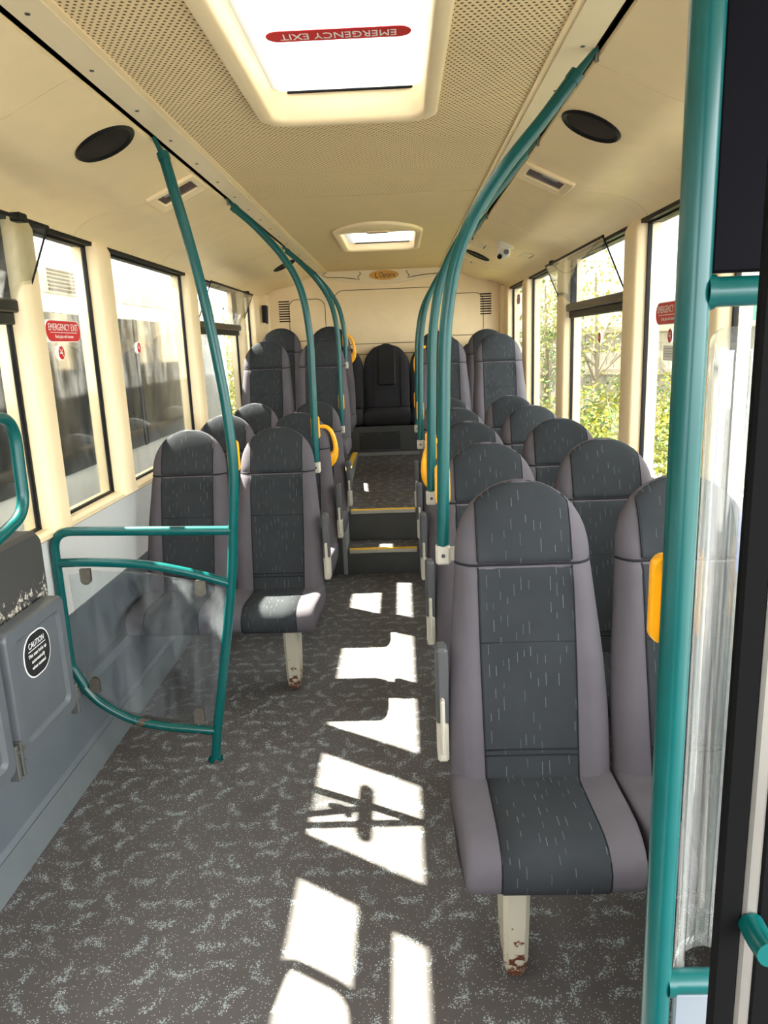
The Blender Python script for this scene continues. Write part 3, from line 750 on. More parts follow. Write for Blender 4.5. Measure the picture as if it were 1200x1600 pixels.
FABS = {'back': 'fab_side', 'back_panel': 'fab_panel', 'head_panel': 'fab_panel', 'seam_h': 'piping', 'cushion': 'fab_side', 'cush_panel': 'fab_panel', 'shell': 'seat_shell', 'beam': 'frame_dark', 'arm_pad': 'armpad', 'arm_bracket': 'clampgrey', 'handle': 'yellow'}
for m_ in SEAMS + CSEAMS: m_.materials.append(M['piping'])
for k, v in FABS.items(): ME[k].materials.append(M[v])
def double_seat(label, xc, y, zb, a, leg_h=.312, arm=True, handle=False):
    """a = +1 when the gangway lies towards +x of the seat."""
    o = empty('double_seat', (xc, y, zb + .312 - leg_h))
    dz = -(.312 - leg_h)
    for s in (-1, 1):
        b = link('backrest', ME['back'], None, o); b.location = (s * .2225, 0, dz)
        link('back_panel', ME['back_panel'], None, b); link('head_panel', ME['head_panel'], None, b)
        link('head_seam', ME['seam_h'], None, b)
        for m_ in SEAMS: link('seam', m_, None, b)
        c_ = link('cushion', ME['cushion'], None, o); c_.location = (s * .2225, 0, dz)
        link('cushion_panel', ME['cush_panel'], None, c_); 
        for m_ in CSEAMS: link('cushion_seam', m_, None, c_)
        sh = link('back_shell', ME['shell'], None, o); sh.location = (s * .2225, 0, dz)
    f = link('seat_frame', ME['beam'], None, o); f.location = (0, 0, dz)
    if leg_h not in LEG:
        LEG[leg_h] = leg_mesh(leg_h); LEG[leg_h].materials.append(M['leg'])
    l = link('leg', LEG[leg_h], None, o); l.location = (a * .2225 + a * .075, 0, 0)
    if arm:
        p = link('armrest', ME['arm_pad'] if a > 0 else mirrored('arm_pad'), None, o); p.location = (a * .2225, 0, dz)
        link('armrest_bracket', ME['arm_bracket'] if a > 0 else mirrored('arm_bracket'), None, p)
    if handle:
        h = link('grab_handle', ME['handle'] if a > 0 else mirrored('handle'), None, o); h.location = (a * .2225, lean(1.0) + .012, dz)
        h['label'] = 'yellow plastic grab handle'
    return tag(o, label, 'seat', 'double moquette seats')
XR, XL = .683, -.715
ROW_R = [2.06, 2.87, 3.67, 4.46, 5.32]; ROW_L = [3.72, 4.52, 5.42]
LR = ['grey moquette double seat just behind the clear entrance screen',
      'double seat in the second row behind the entrance screen, with pole clamped to its shoulder',
      'double seat in the third fence side row, carrying a yellow grab handle',
      'double seat in the fourth fence side row, one row ahead of the step',
      'double seat beside the steps on the fence side']
LLb = ['grey moquette double seat just behind the teal glazed barrier', 'double seat in the second row behind the teal barrier, carrying a yellow grab handle', 'double seat beside the steps on the parked bus side']
for i, y in enumerate(ROW_R): double_seat(LR[i], XR, y, 0, -1, handle=(i == 2))
for i, y in enumerate(ROW_L): double_seat(LLb[i], XL, y, 0, 1, handle=(i == 1))
double_seat('raised double seat first behind the steps on the parked bus side', XL, 6.12, .445, 1, leg_h=.31, arm=False)
double_seat('raised double seat on the podium ahead of the rear bench, parked bus side, yellow handle', XL, 6.88, .56, 1, leg_h=.262, arm=False, handle=True)
double_seat('raised double seat first behind the steps on the fence side, with yellow handle', XR + .02, 6.15, .437, -1, leg_h=.31, arm=False, handle=True)
double_seat('raised double seat ahead of the rear bench on the fence side', XR + .02, 6.90, .485, -1, leg_h=.24, arm=False)
# rear bench
bn = empty('rear_bench', (0, 7.2, .845))
def bench_back(xc):
    lo = []
    for i in range(19):
        z = .98 + (1.605 - .98) * i / 18
        w = .226 if z < 1.36 else .226 * max(.0, 1 - ((z - 1.36) / .246) ** 2.1) ** .5
        w = max(w, .006); T = .09 * (1 if z < 1.5 else max(.15, 1 - ((z - 1.5) / .106) ** 2) ** .5); yy = 7.40 + (z - .98) * .12
        lo.append([(w * u, yy - T / 2 * max(0, 1 - abs(u) ** 7) ** .5, z) for u in UL] + [(w * u, yy + T / 2 * max(0, 1 - abs(u) ** 7) ** .5, z) for u in UL[::-1][1:-1]])
    return lo
bb = MB().loops(bench_back(0), True, True).mesh('bench_back', True, uvb); bb.materials.append(M['fab_dark'])
bp = MB().cbox(-.085, .085, -.012, .012, 0, .36, .008).mesh('back_pad'); bp.materials.append(M['bench_pad'])
bseams = []
for s in (-1, 1): bseams.append(line_mesh([(s * .135, 7.40 + (z - .98) * .12 - .047, z) for z in (.99, 1.1, 1.2, 1.3, 1.4, 1.48)], .003, 'back_seam'))
for m_ in bseams: m_.materials.append(M['piping'])
for x in (-.91, -.455, 0, .455, .91):
    b = link('bench_back', bb, None, bn); b.location = (x, -7.22, -.845)
    p = link('back_pad', bp, None, b); p.location = (0, 7.378, 1.21); p.rotation_euler = (-.12, 0, 0)
    for m_ in bseams: link('back_seam', m_, None, b)
lo = []
for u in (-1, -.99, -.96, -.9, -.5, 0, .5, .9, .96, .99, 1):
    k = 1 - .5 * max(0, (abs(u) - .88) / .12) ** 3
    lo.append([((.226) * u, -.02 + y * (1 - .06 * (1 - k)), .078 + z * k) for y, z in ((.20, .06), (.0, .078), (-.14, .074), (-.19, .05), (-.205, 0), (-.195, -.05), (-.17, -.074), (.2, -.076))])
bc = MB().loops(lo, True, True).mesh('bench_cushion', True, lambda c: (c.x, c.y)); bc.materials.append(M['fab_dark'])
for x in (-.91, -.455, 0, .455, .91):
    c_ = link('bench_cushion', bc, None, bn); c_.location = (x, 0, 0)
tag(bn, 'dark five place rear bench with arched backs below the cream rear wall', 'bench')

# ------------------------------------------------------------------ grab poles
PR = [(.245, 1.00), (.253, 1.31), (.260, 1.556), (.272, 1.691), (.300, 1.821), (.352, 1.931), (.428, 2.037), (.525, 2.146), (.600, 2.238)]
PLp = [(-.307, 1.00), (-.301, 1.422), (-.303, 1.668), (-.335, 1.879), (-.411, 2.029), (-.524, 2.163), (-.625, 2.256)]
def bell(parent, x, y, z, r=.0175):
    b = empty_part = MB()
    ol = rrect(.044, .118, .016, 5)
    b.loops([[(px * .92, .020, pz_ * .95) for px, pz_ in ol], [(px, .024, pz_) for px, pz_ in ol], [(px, .036, pz_) for px, pz_ in ol], [(px * .85, .044, pz_ * .92) for px, pz_ in ol]], True, True)
    b.box(-.012, .012, r * .6, .024, -.04, .04)
    b = b.build('bell_push', 'yellow', parent, True, angle=35); b.location = (x, y, z); b['label'] = 'yellow bell push housing'
    return b
def pole(label, pts, y, zb, s, push=True):
    o = empty('grab_pole', (pts[0][0], y, zb + 1.0)); P0 = Vector((pts[0][0], y, zb + 1.0))
    path = [(pts[0][0], y, zb + 1.0)] + [(x, y, z) for x, z in pts[1:] if z > zb + 1.05]
    path = [Vector(p) - P0 for p in catmull(path, 8)]
    MB().tube(path, .0175, 16).build('pole_tube', 'teal', o, True, angle=50)
    e = path[-1]; d = (path[-1] - path[-2]).normalized()
    tip = Vector((s * .655, y, 2.30)) - P0
    MB().tube([e - d * .012, e + d * .012], .0198, 14).tube([e, e * .5 + tip * .5, tip], [.012, .009, .007], 8).build('end_fitting', 'teal', o, True, angle=40)
    MB().tube([tip - Vector((0, 0, .03)), tip + Vector((0, 0, .005))], .006, 8).build('stud', 'chrome', o)
    cl = MB().cbox(-.021, .021, -.021, .021, -.028, .028, .006)
    cl.cbox(min(0, s * .075), max(0, s * .075), -.012, .014, -.02, .02, .004).build('seat_clamp', 'clampgrey', o)
    MB().tube([(0, -.0205, 0), (0, -.024, 0)], .006, 8).build('clamp_screw', 'frame_dark', o)
    if push: bell(o, (pts[1][0] + pts[0][0]) / 2 - P0.x, 0, .20)
    return tag(o, label, 'grab pole', 'teal grab poles')
pole('teal grab pole clamped to the seat row just behind the entrance screen', PR, ROW_R[0] + .01, 0, 1)
pole('teal grab pole clamped to the second fence side seat row', PR, ROW_R[1] + .01, 0, 1)
pole('teal grab pole clamped to the fourth fence side seat row', PR, ROW_R[3] + .01, 0, 1)
pole('teal grab pole clamped to the fence side seat beside the steps', PR, ROW_R[4] + .01, 0, 1)
pole('curved teal grab pole clamped to the seat behind the glazed barrier', PLp, ROW_L[0] + .01, 0, -1)
pole('curved teal grab pole clamped to the parked bus side seat beside the steps', PLp, ROW_L[2] + .01, 0, -1)
pole('short teal grab pole clamped to the raised seat behind the steps, parked bus side', PLp, 6.13, .445, -1)

# ------------------------------------------------------------------ glazed barrier
BY = 2.66
ba = empty('glazed_barrier', (-.65, BY, 0)); B0 = Vector((-.65, BY, 0))
def bp3(x, z): return Vector((x, BY, z)) - B0
pp = catmull([bp3(-.652, 0), bp3(-.634, .13), bp3(-.585, .40), bp3(-.527, .74), bp3(-.505, .94), bp3(-.484, 1.15), bp3(-.486, 1.32), bp3(-.501, 1.506), bp3(-.549, 1.857), bp3(-.630, 2.24)], 8)
MB().tube(pp, .0185, 18).build('stanchion', 'teal', ba, True, angle=50)
tip = bp3(-.658, 2.30); e = pp[-1]
MB().tube([e - Vector((-.003, 0, .012)), e + Vector((-.003, 0, .012))], .021, 14).tube([e, (e + tip) / 2, tip], [.012, .009, .007], 8).build('end_fitting', 'teal', ba, True, angle=40)
MB().tube([bp3(-.652, 0), bp3(-.652, .008)], .03, 16).build('floor_flange', 'teal_rust', ba)
MB().tube(fillet([bp3(-.507, .945), bp3(-1.186, .962), bp3(-1.186, .42), bp3(-1.14, .33)], .075, 8), .0175, 16).build('top_rail', 'teal', ba, True, angle=50)
MB().tube(catmull([bp3(-1.186, .838), bp3(-1.05, .838), bp3(-.85, .822), bp3(-.68, .785), bp3(-.53, .738)], 6), .0170, 16).build('middle_rail', 'teal', ba, True, angle=50)
low = catmull([bp3(-1.15, .335), bp3(-1.09, .262), bp3(-.98, .190), bp3(-.86, .155), bp3(-.74, .138), bp3(-.636, .126)], 6)
MB().tube(low, .0170, 16).build('lower_rail', 'teal_rust', ba, True, angle=50)
gp = [(-1.145, .79), (-1.05, .805), (-.85, .79), (-.68, .755), (-.545, .715), (-.575, .50), (-.62, .17), (-.74, .172), (-.86, .190), (-.98, .225), (-1.07, .285), (-1.13, .36)]
gpx = []
for i, p in enumerate(gp): gpx.append(p)
gb = MB().loops([[bp3(x, z) + Vector((0, d, 0)) for x, z in gpx] for d in (-.003, .003)], True, True).build('barrier_pane', 'acrylic', ba)
for x, z, up in ((-1.08, .795, -1), (-.645, .735, -1), (-1.10, .325, 1), (-.70, .185, 1)):
    m = MB(); h_ = .062
    ol = [(-.020, 0), (.020, 0)] + [(.020 * math.cos(a), h_ - .020 + .020 * math.sin(a)) for a in [k * PI / 8 for k in range(9)]]
    for d0, d1 in ((-.008, -.0045), (.0045, .008)):
        m.loops([[bp3(x + u, z + up * (v - .018)) + Vector((0, d, 0)) for u, v in (ol if up > 0 else ol[::-1])] for d in (d0, d1)], True, True)
    k_ = m.build('pane_clip', 'chrome', ba)
    for dz in (.0, .02):
        pt_ = bp3(x, z + up * (.012 + dz * .8)); MB().tube([pt_ + Vector((0, -.0105, 0)), pt_ + Vector((0, -.007, 0))], .0055, 8).build('clip_screw', 'chrome', k_)
bell(ba, -.484 + .65 - .002, 0, 1.22)
tag(ba, 'teal tubular barrier with clear scratched pane and curved stanchion', 'barrier')

# ------------------------------------------------------------------ folding seats along the wall
def fold_seat(y0, y1, label, caution):
    cy = (y0 + y1) / 2; w = y1 - y0
    o = empty('folding_seat', (-1.1, cy, .40))
    O = Vector((-1.1, cy, .40))
    # folded pan, vertical, face towards the gangway
    ol = rrect(w, .405, .028, 5)
    X = lambda x: x + 1.1
    pan = MB().loops([[(X(-1.055), a, b + .235) for a, b in ol], [(X(-1.012), a, b + .235) for a, b in ol], [(X(-1.004), a * .975, b * .98 + .235) for a, b in ol],
                      [(X(-1.003), a * .80, b * .80 + .235) for a, b in ol], [(X(-1.014), a * .74, b * .745 + .235) for a, b in ol]], True, True).build('seat_pan', 'plastic_grey', o, True, angle=35)
    # backrest pad
    ol2 = rrect(w + .10, .30, .045, 6)
    MB().loops([[(X(-1.150), a, b + .50) for a, b in ol2], [(X(-1.085), a, b + .50) for a, b in ol2], [(X(-1.070), a * .95, b * .92 + .50) for a, b in ol2]], True, True).build('backrest', 'fold_back', o, True, angle=35)
    MB().cbox(X(-1.15), X(-1.06), -w / 2 + .02, w / 2 - .02, .02, .06, .005).cbox(X(-1.17), X(-1.14), -w / 2 + .02, w / 2 - .02, -.02, .62, .005).build('seat_bracket', 'grey_lower', o)
    for s in (-1, 1):
        h = MB().cbox(X(-1.03), X(-1.0), s * (w / 2 + .004) - .008, s * (w / 2 + .004) + .008, .0, .11, .003).build('hinge_plate', 'plinth', o)
        MB().tube([(X(-1.0), s * (w / 2 + .004), .09), (X(-.995), s * (w / 2 + .004), .09)], .006, 8).build('hinge_pin', 'chrome', h)
    if caution:
        c_ = [(a, b + .31) for a, b in rrect(.165, .142, .066, 8, -.005, 0)]
        lb = MB().loops([[(X(-1.0150), a, b) for a, b in c_], [(X(-1.0125), a, b) for a, b in c_]], True, True).build('caution_label', 'sticker_white', pan); lb['label'] = 'black oval caution label'
        c2 = [(a, b + .31) for a, b in rrect(.157, .134, .062, 8, -.005, 0)]
        MB().loops([[(X(-1.0130), a, b) for a, b in c2], [(X(-1.0120), a, b) for a, b in c2]], True, True).build('label_field', 'sticker_black', pan)
        R = Matrix(((0, 0, 1, 0), (1, 0, 0, 0), (0, 1, 0, 0), (0, 0, 0, 1)))
        for txt, dz, sz, wd in (('CAUTION', .034, .026, .096), ('This seat folds up', .004, .0165, .112), ('automatically', -.016, .0165, .082), ('when vacated', -.036, .0165, .084)):
            text_mesh(txt, sz, 'sticker_white', 'label_lettering', pan, Matrix.Translation((X(-1.0117), -.005, .31 + dz)) @ R, .0002, wd)
        MB().box(X(-1.0122), X(-1.0115), -.058, .048, .31 + .0185, .31 + .0205).build('label_rule', 'sticker_white', pan)
    return tag(o, label, 'folding seat', 'folding seats on the wall')
t = NT('worn_backrest'); c = t.coord(); zz = t.sep(c)[2]
f = t.ma('ADD', t.noise(c, 55, 5, .7), t.ma('MULTIPLY', t.ma('ABSOLUTE', t.ma('SUBTRACT', zz, .44)), -2.2)); f = t.ss(f, .50, .56)
t.pbsdf(t.mix(f, (.045, .043, .042), (.50, .46, .38)), .5, .4); M['fold_back'] = t.m
fold_seat(1.935, 2.305, 'grey folded wall seat with the black oval caution label', True)
fold_seat(1.50, 1.90, 'grey folded wall seat next to the labelled one, without a label', False)
# bent guard rail above the folding seats
gr = empty('guard_rail', (-1.02, 2.19, 1.12))
MB().tube(fillet([(0, -1.05, .315), (0, 0, .315), (0, -.012, .02), (0, -.30, -.045), (0, -1.05, -.06)], .09, 10), .0175, 16).build('rail_tube', 'teal', gr, True, angle=50)
MB().tube([(-.15, -.9, -.055), (0, -.9, -.055)], .015, 12).tube([(-.15, -.9, .315), (0, -.9, .315)], .015, 12).build('wall_bracket', 'teal', gr, True, angle=50)
tag(gr, 'bent teal guard rail loop above the folding wall seats', 'rail')

# ------------------------------------------------------------------ entrance partition by the door
NX, NY = .470, .870
en = empty('entrance_partition', (NX, NY, 0))
MB().tube([(0, 0, 0), (0, 0, 2.31)], .0185, 20).build('post', 'teal', en, True, angle=50)
MB().tube([(0, 0, 0), (0, 0, .01)], .035, 16).build('floor_flange', 'teal', en)
for z in (1.643, .718):
    m = MB().tube([(.012, 0, z), (.72, 0, z)], .0165, 16)
    m.tube([(.012, 0, z), (.022, 0, z)], .0195, 16)
    m.build('cross_rail', 'teal', en, True, angle=50)
MB().cbox(.0215, .72, .006, .020, 1.664, 2.29, .003).build('upper_panel', 'dark_glass', en)
MB().box(.0195, .0215, .004, .022, 1.664, 2.29).build('panel_edge', 'alu', en)
MB().cbox(.024, .72, -.006, .006, .03, .700, .003).build('lower_panel', 'entrance_grey', en)

bell(en, -.001, 0, 1.272)
# clear screen with rolled edge
def scr(t_):  # cross-section: rolled free edge then flat sheet
    if t_ < .5:
        a = PI * (1.15 - 1.0 * (t_ / .5)); return (.062 + .024 * math.cos(a), .02 + .024 * math.sin(a))
    return (.0835 + (t_ - .5) * 1.1, .029 + (t_ - .5) * .22)
ts = [k / 28 for k in range(15)] + [.56, .62, .7, .8, .9, 1.0]
zlow = lambda x: .735 - .02 + .06 * min(1, max(0, (x - .045) / .04)) ** .7 - .012
L0, L1 = [], []
nz = 26
loF = []
for j in range(nz + 1):
    r_ = []
    for t_ in ts:
        x, y = scr(t_); z0 = .70 + .045 * min(1, t_ / .5); z1 = 1.605 - (.05 * max(0, 1 - t_ / .35) ** 2)
        r_.append((x, y, z0 + (z1 - z0) * j / nz))
    loF.append(r_)
ne = 15
se = MB().loops([r_[:ne] for r_ in loF], closed=False).build('screen_edge', 'edge_glints', en, True)
mod = se.modifiers.new('thickness', 'SOLIDIFY'); mod.thickness = .006
sc_ = MB().loops([r_[ne - 1:] for r_ in loF], closed=False).build('clear_screen', 'clear_screen', en, True)
mod = sc_.modifiers.new('thickness', 'SOLIDIFY'); mod.thickness = .004
MB().box(.150, .162, .0475, .0485, 1.28, 1.52).build('screen_sticker', 'blue', sc_)
tag(en, 'teal entrance partition with dark upper panel, clear curved screen and grey lower panel', 'partition')
# door leaf edge
dr = MB().cbox(.419, .442, .595, .607, .0, 2.15, .003).build('door_1', 'door_black'); struct(dr)
MB().cbox(.442, .456, .594, .608, .0, 2.15, .003).build('door_strip', 'alu', dr)
MB().cbox(.456, .486, .596, .616, .0, 2.15, .003).build('door_frame', 'door_black', dr)
MB().tube([(.449, .594, 1.062), (.449, .575, 1.060), (.449, .556, 1.062)], .0115, 16).build('door_handle', 'teal', dr, True, angle=50)

# ------------------------------------------------------------------ stickers on the windows
def sticker(name, s, y, z, w, h, label, cat, kind, group=None):
    o = empty(name, (s * 1.2245, y, z))
    # local frame: u along the readable direction, seen from inside the bus
    u = 1 if s < 0 else -1
    def P(a, b, d): return (-s * d, u * a, b)
    R = Matrix(((0, 0, -s, 0), (u, 0, 0, 0), (0, 1, 0, 0), (0, 0, 0, 1)))
    def plate(ol, d, nm, mat):
        A = [P(a, b, d - .0006) for a, b in ol]; B = [P(a, b, d) for a, b in ol]
        return MB().loops([A, B], True, True).build(nm, mat, o)
    if kind == 'exit':
        ol = rrect(w, h, h * .48, 7) ; ol = [(max(a, -w / 2) if a > 0 else a, b) for a, b in ol]
        plate(ol, .001, 'sign_border', 'sticker_white'); plate([(a * .975, b * .93) for a, b in ol], .0018, 'sign_field', 'red')
        text_mesh('EMERGENCY EXIT', h * .46, 'sticker_white', 'sign_lettering', o, Matrix.Translation(P(0, h * .16, .0022)) @ R, .0002, w * .84)
        plate([(-w * .38, -h * .085), (w * .38, -h * .085), (w * .38, -h * .055), (-w * .38, -h * .055)], .0024, 'sign_rule', 'sticker_white')
        text_mesh('Break glass with hammer', h * .22, 'sticker_white', 'sign_lettering', o, Matrix.Translation(P(0, -h * .25, .0022)) @ R, .0002, w * .52)
    elif kind == 'smoke':
        ci = lambda r, sy=1.: [(r * math.cos(k * PI / 12), r * sy * math.sin(k * PI / 12)) for k in range(24)]
        plate(ci(w / 2), .001, 'sign_border', 'sticker_white'); plate(ci(w * .45), .0016, 'sign_field', 'red')
        for a0, b0 in (((-.28, -.02), (.12, .10)),):
            plate([(-.27 * w, -.06 * w), (.2 * w, -.06 * w), (.2 * w, .03 * w), (-.27 * w, .03 * w)], .0022, 'cigarette', 'sticker_white')
        c45 = [(-.26 * w, .30 * w), (-.30 * w, .26 * w), (.26 * w, -.30 * w), (.30 * w, -.26 * w)]
        plate(c45, .0026, 'slash', 'sticker_white')
        plate([(.05 * w, .08 * w), (.12 * w, .08 * w), (.17 * w, .24 * w), (.10 * w, .24 * w)], .0024, 'smoke_wisp', 'sticker_white')
    else:
        ol = rrect(w, h, .004, 2); plate(ol, .001, 'paper', 'sticker_white')
        for k in range(4): plate([(-w * .38, h * (.28 - .17 * k)), (w * (.38 - .06 * (k % 2)), h * (.28 - .17 * k)), (w * (.38 - .06 * (k % 2)), h * (.31 - .17 * k)), (-w * .38, h * (.31 - .17 * k))], .0014, 'print_line', 'print_grey')
    return tag(o, label, cat, group)
sticker('exit_sticker', -1, 3.065, 1.700, .32, .085, 'red emergency exit sticker on the narrow window facing the parked bus', 'sticker', 'exit')
sticker('exit_sticker', 1, 3.10, 1.680, .31, .090, 'red emergency exit sticker on the fence side window behind the screen', 'sticker', 'exit')
sticker('exit_sticker', 1, 6.97, 1.95, .20, .085, 'small red exit sticker on the last fence side window', 'sticker', 'exit')
sticker('exit_sticker', -1, 6.70, 1.80, .14, .075, 'small red exit sticker on the slim window by the rear corner, parked bus side', 'sticker', 'exit')
sticker('no_smoking_sticker', -1, 3.02, 1.615, .058, 0, 'round red no smoking sticker under the exit sticker facing the parked bus', 'sticker', 'smoke')
sticker('no_smoking_sticker', -1, 3.93, 1.630, .058, 0, 'round red no smoking sticker alone on the wide window facing the parked bus', 'sticker', 'smoke')
sticker('no_smoking_sticker', 1, 3.075, 1.590, .058, 0, 'round red no smoking sticker above the white notice', 'sticker', 'smoke')
sticker('no_smoking_sticker', 1, 4.15, 1.590, .058, 0, 'round red no smoking sticker on the fence side hopper window', 'sticker', 'smoke')
sticker('window_notice', 1, 3.085, 1.522, .12, .06, 'small white printed notice on the fence side window', 'notice', 'paper')
# emergency hammer by the rear corner
hm = empty('emergency_hammer', (-1.13, 7.20, 1.93))
MB().cbox(-.02, .02, -.03, .03, -.09, .07, .008).build('hammer_holder', 'black', hm)
MB().tube([(.02, 0, -.10), (.024, 0, .05)], [.012, .014], 10).tube([(.024, -.03, .055), (.024, .03, .055)], .012, 10).build('hammer', 'black_gloss', hm, True, angle=50)
tag(hm, 'black emergency hammer in its holder by the rear corner', 'hammer')

# ------------------------------------------------------------------ outside
GZ = -.34
gnd = MB().box(-40, 40, -20, 60, GZ - .1, GZ).build('ground', 'asphalt'); struct(gnd)
pb = empty('parked_bus', (-2.9, 3.0, GZ))
PB = Vector((-2.9, 3.0, GZ))
def pbx(mb): 
    mb.v = [(x - PB.x, y - PB.y, z - PB.z) for x, y, z in mb.v]; return mb
prof = [(-4.05, -.05), (-1.70, -.05), (-1.68, .5), (-1.68, .95), (-1.70, 1.9), (-1.705, 2.06), (-1.735, 2.16), (-1.80, 2.235), (-2.0, 2.30), (-2.4, 2.34), (-2.9, 2.35), (-3.4, 2.33), (-3.9, 2.25), (-4.05, 2.0)]
BYE = 7.9
pbx(MB().loops([[(x, y, z) for x, z in prof] for y in (BYE, -3.5)], True, True)).build('bus_body', 'bus_white', pb, True, angle=30)
for a, b in ((-3.2, -1.6), (-1.52, .1), (.18, 1.78), (1.86, 3.46), (3.54, 5.14), (5.22, 6.6), (6.68, 7.7)):
    pbx(MB().cbox(-1.70, -1.672, a, b, .97, 1.83, .006)).build('bus_window', 'bus_window', pb)
for y in (-3.24, -1.56, .14, 1.82, 3.50, 5.18, 6.64):
    pbx(MB().box(-1.70, -1.670, y - .02, y + .02, .97, 1.83)).build('window_pillar', 'bus_black', pb)
pbx(MB().box(-1.71, -1.690, -3.4, 7.8, 1.93, 2.07)).build('grey_band', 'bus_grey', pb)
for k in range(6):
    pbx(MB().box(-1.70, -1.684, 4.0, 4.35, 1.945 + k * .02, 1.955 + k * .02)).build('louvre', 'bus_black', pb)
for y in (-2.0, 6.2):
    pbx(MB().tube([(-1.95, y, GZ + .46), (-1.69, y, GZ + .46)], .46, 24)).build('wheel', 'bus_black', pb)
tag(pb, 'white single deck bus parked close alongside', 'bus')

# fence running obliquely behind the bushes
FA, FB = Vector((2.4, 14.0, GZ)), Vector((9.5, 7.2, GZ)); FD = (FB - FA); FLn = FD.length; FU = FD.normalized(); FN = Vector((-FU.y, FU.x, 0)) * -1
fe = empty('board_fence', FA); fe.rotation_euler = (0, 0, math.atan2(FU.y, FU.x))
bmesh_ = [MB().box(-.062, .062, -.010, .010, .03, h).mesh('fence_board') for h in (2.06, 2.09, 2.04)]
for m_ in bmesh_: m_.materials.append(M['fence'])
nb = int(FLn / .135)
for k in range(nb):
    b = link('fence_board', bmesh_[k % 3], None, fe); b.location = (k * .135, .0, 0); b.rotation_euler = (0, 0, random.uniform(-.03, .03))
for z in (.55, 1.30, 1.98):
    MB().box(-.05, FLn, -.06, -.012, z, z + .10).build('fence_rail', 'rail', fe)
for k in range(0, int(FLn / 2.2) + 1):
    MB().box(k * 2.2 - .05, k * 2.2 + .05, -.11, -.06, 0, 2.02).build('fence_post', 'post', fe)
tag(fe, 'weathered vertical board fence beyond the bushes', 'fence')
sh = empty('metal_shed', (4.0, 19.0, GZ)); sh.rotation_euler = (0, 0, math.radians(-38))
def corr(w, h):
    n = int(w / .05); A = []; 
    for k in range(n + 1):
        d = -.035 if (k % 5) in (1, 2) else 0
        A.append((k * .05, d))
    A2 = [(x, y + .01) for x, y in A][::-1]
    return MB().loops([[(x, y, 0) for x, y in A + A2], [(x, y, h) for x, y in A + A2]], True, True).mesh('wall_sheet')
cs = corr(1.0, 7.0); cs.materials.append(M['sheet_cream']); cg = corr(1.0, 3.0); cg.materials.append(M['sheet_green'])
for k in range(-3, 16):
    b = link('wall_sheet', cs, None, sh); b.location = (k * 1.0, 0, 0)
for k in range(3, 15):
    b = link('green_sheet', cg, None, sh); b.location = (k * 1.0 + .4, -.25, 0)
MB().box(-3.2, 16, -.1, .2, 7.0, 7.15).build('shed_gutter', 'post', sh)
tag(sh, 'tall pale corrugated metal shed with green lower sheets behind the fence', 'building')

def foliage(name, loc, rad, n, size, mats, label, cat, group, stems=6, seed=0):
    rnd = random.Random(seed); o = empty(name, loc)
    mbs = {m: MB() for m in mats}
    keys = list(mats)
    for k in range(n):
        while True:
            p = Vector((rnd.uniform(-1, 1), rnd.uniform(-1, 1), rnd.uniform(-.1, 1)))
            if .35 < p.length < 1.0 + rnd.uniform(-.15, .18): break
        p = Vector((p.x * rad[0], p.y * rad[1], max(.02, p.z * rad[2])))
        u = Vector((rnd.uniform(-1, 1), rnd.uniform(-1, 1), rnd.uniform(-.7, .7))).normalized(); w = u.cross(Vector((rnd.uniform(-1, 1), rnd.uniform(-1, 1), rnd.uniform(-1, 1)))).normalized()
        L = size * rnd.uniform(.6, 1.3); W = L * .45
        mbs[keys[rnd.randrange(len(keys))]].add([p, p + u * L * .5 + w * W, p + u * L, p + u * L * .5 - w * W], [(0, 1, 2, 3)])
    for m in keys: mbs[m].build('foliage', m, o)['kind'] = 'stuff'
    st = MB()
    for k in range(stems):
        a = rnd.uniform(0, 2 * PI); q = Vector((math.cos(a) * rad[0] * .6, math.sin(a) * rad[1] * .6, rad[2] * rnd.uniform(.7, 1.05)))
        st.tube([(0, 0, 0), q * .5 + Vector((0, 0, .1)), q], [.018, .012, .005], 5)
    st.build('stems', 'twig', o)
    return tag(o, label, cat, group)
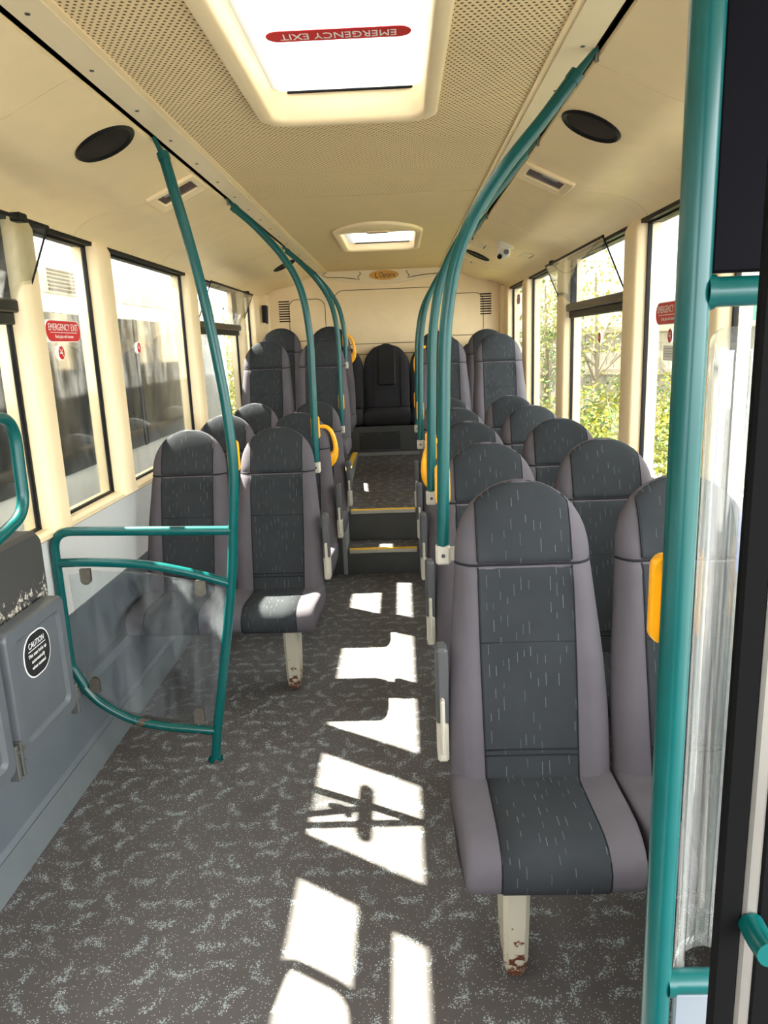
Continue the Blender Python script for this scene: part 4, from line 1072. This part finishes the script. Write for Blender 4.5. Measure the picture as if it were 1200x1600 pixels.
bs_ = [(3.6, 7.6, .9, 1.0, .95), (5.0, 7.2, 1.0, 1.0, 1.05), (2.9, 8.9, .9, .9, 1.15), (4.3, 9.0, 1.1, .9, 1.2), (6.2, 7.0, 1.1, .9, 1.2), (2.6, 10.6, .9, .9, 1.3), (3.6, 11.0, 1.0, .9, 1.45), (5.6, 8.3, 1.0, .7, 1.35), (2.7, 6.6, .7, .8, .6), (4.4, 6.0, .9, .8, .6), (5.8, 5.6, .9, .8, .7)]
for i, (x, y, a, b, h) in enumerate(bs_):
    foliage('bush', (x, y, GZ), (a, b, h), 5200, .052, ('leaf_b', 'leaf_a', 'leaf_b') if i in (2, 5, 6) else ('leaf_b', 'leaf_c', 'leaf_a') if i % 2 else ('leaf_b', 'leaf_c'), 'mid green leafy bush in the rough bank before the board fence' if i in (2, 5, 6) else 'mixed green and yellow bush in the bank before the board fence' if i % 2 else 'pale yellow green bush in the bank before the board fence', 'bush', 'bushes before the board fence', seed=i)
def tree(loc, rad, zc, n, label, seed, mats):
    o = foliage('tree', (loc[0], loc[1], GZ), rad, n * 3, .055, mats, label, 'tree', None, 0, seed)
    for c_ in o.children:
        if c_.name.startswith('foliage'): c_.location = (0, 0, zc)
    for c_ in list(o.children):
        if c_.name.startswith('stems'): bpy.data.objects.remove(c_)
    rnd = random.Random(seed); st = MB().tube([(0, 0, 0), (.05, .02, zc * .6), (0, .05, zc + rad[2] * .8)], [.07, .05, .015], 8)
    for k in range(9):
        a = rnd.uniform(0, 2 * PI); z = zc * rnd.uniform(.7, 1.1)
        st.tube([(0, 0, z), (math.cos(a) * rad[0] * .5, math.sin(a) * rad[1] * .5, z + .4), (math.cos(a) * rad[0] * .9, math.sin(a) * rad[1] * .9, z + rad[2] * .6)], [.025, .015, .005], 5)
    st.build('trunk', 'twig', o)
tree((3.2, 12.0), (.9, .7, 1.5), 1.7, 380, 'loose leafed young tree rising above the board fence', 31, ('leaf_c', 'leaf_b'))
tree((2.35, 11.6), (.6, .6, 1.7), 1.3, 850, 'dense young tree at the far end of the board fence', 32, ('leaf_a', 'leaf_c'))
tree((-4.4, 14.0), (1.6, 1.6, 2.2), 1.0, 3000, 'green tree beyond the tail of the parked bus', 33, ('leaf_a', 'leaf_c'))
tree((-2.1, 11.2), (.8, 1.0, 1.6), .8, 1800, 'yellowish small tree beyond the tail of the parked bus', 34, ('leaf_b', 'leaf_c'))
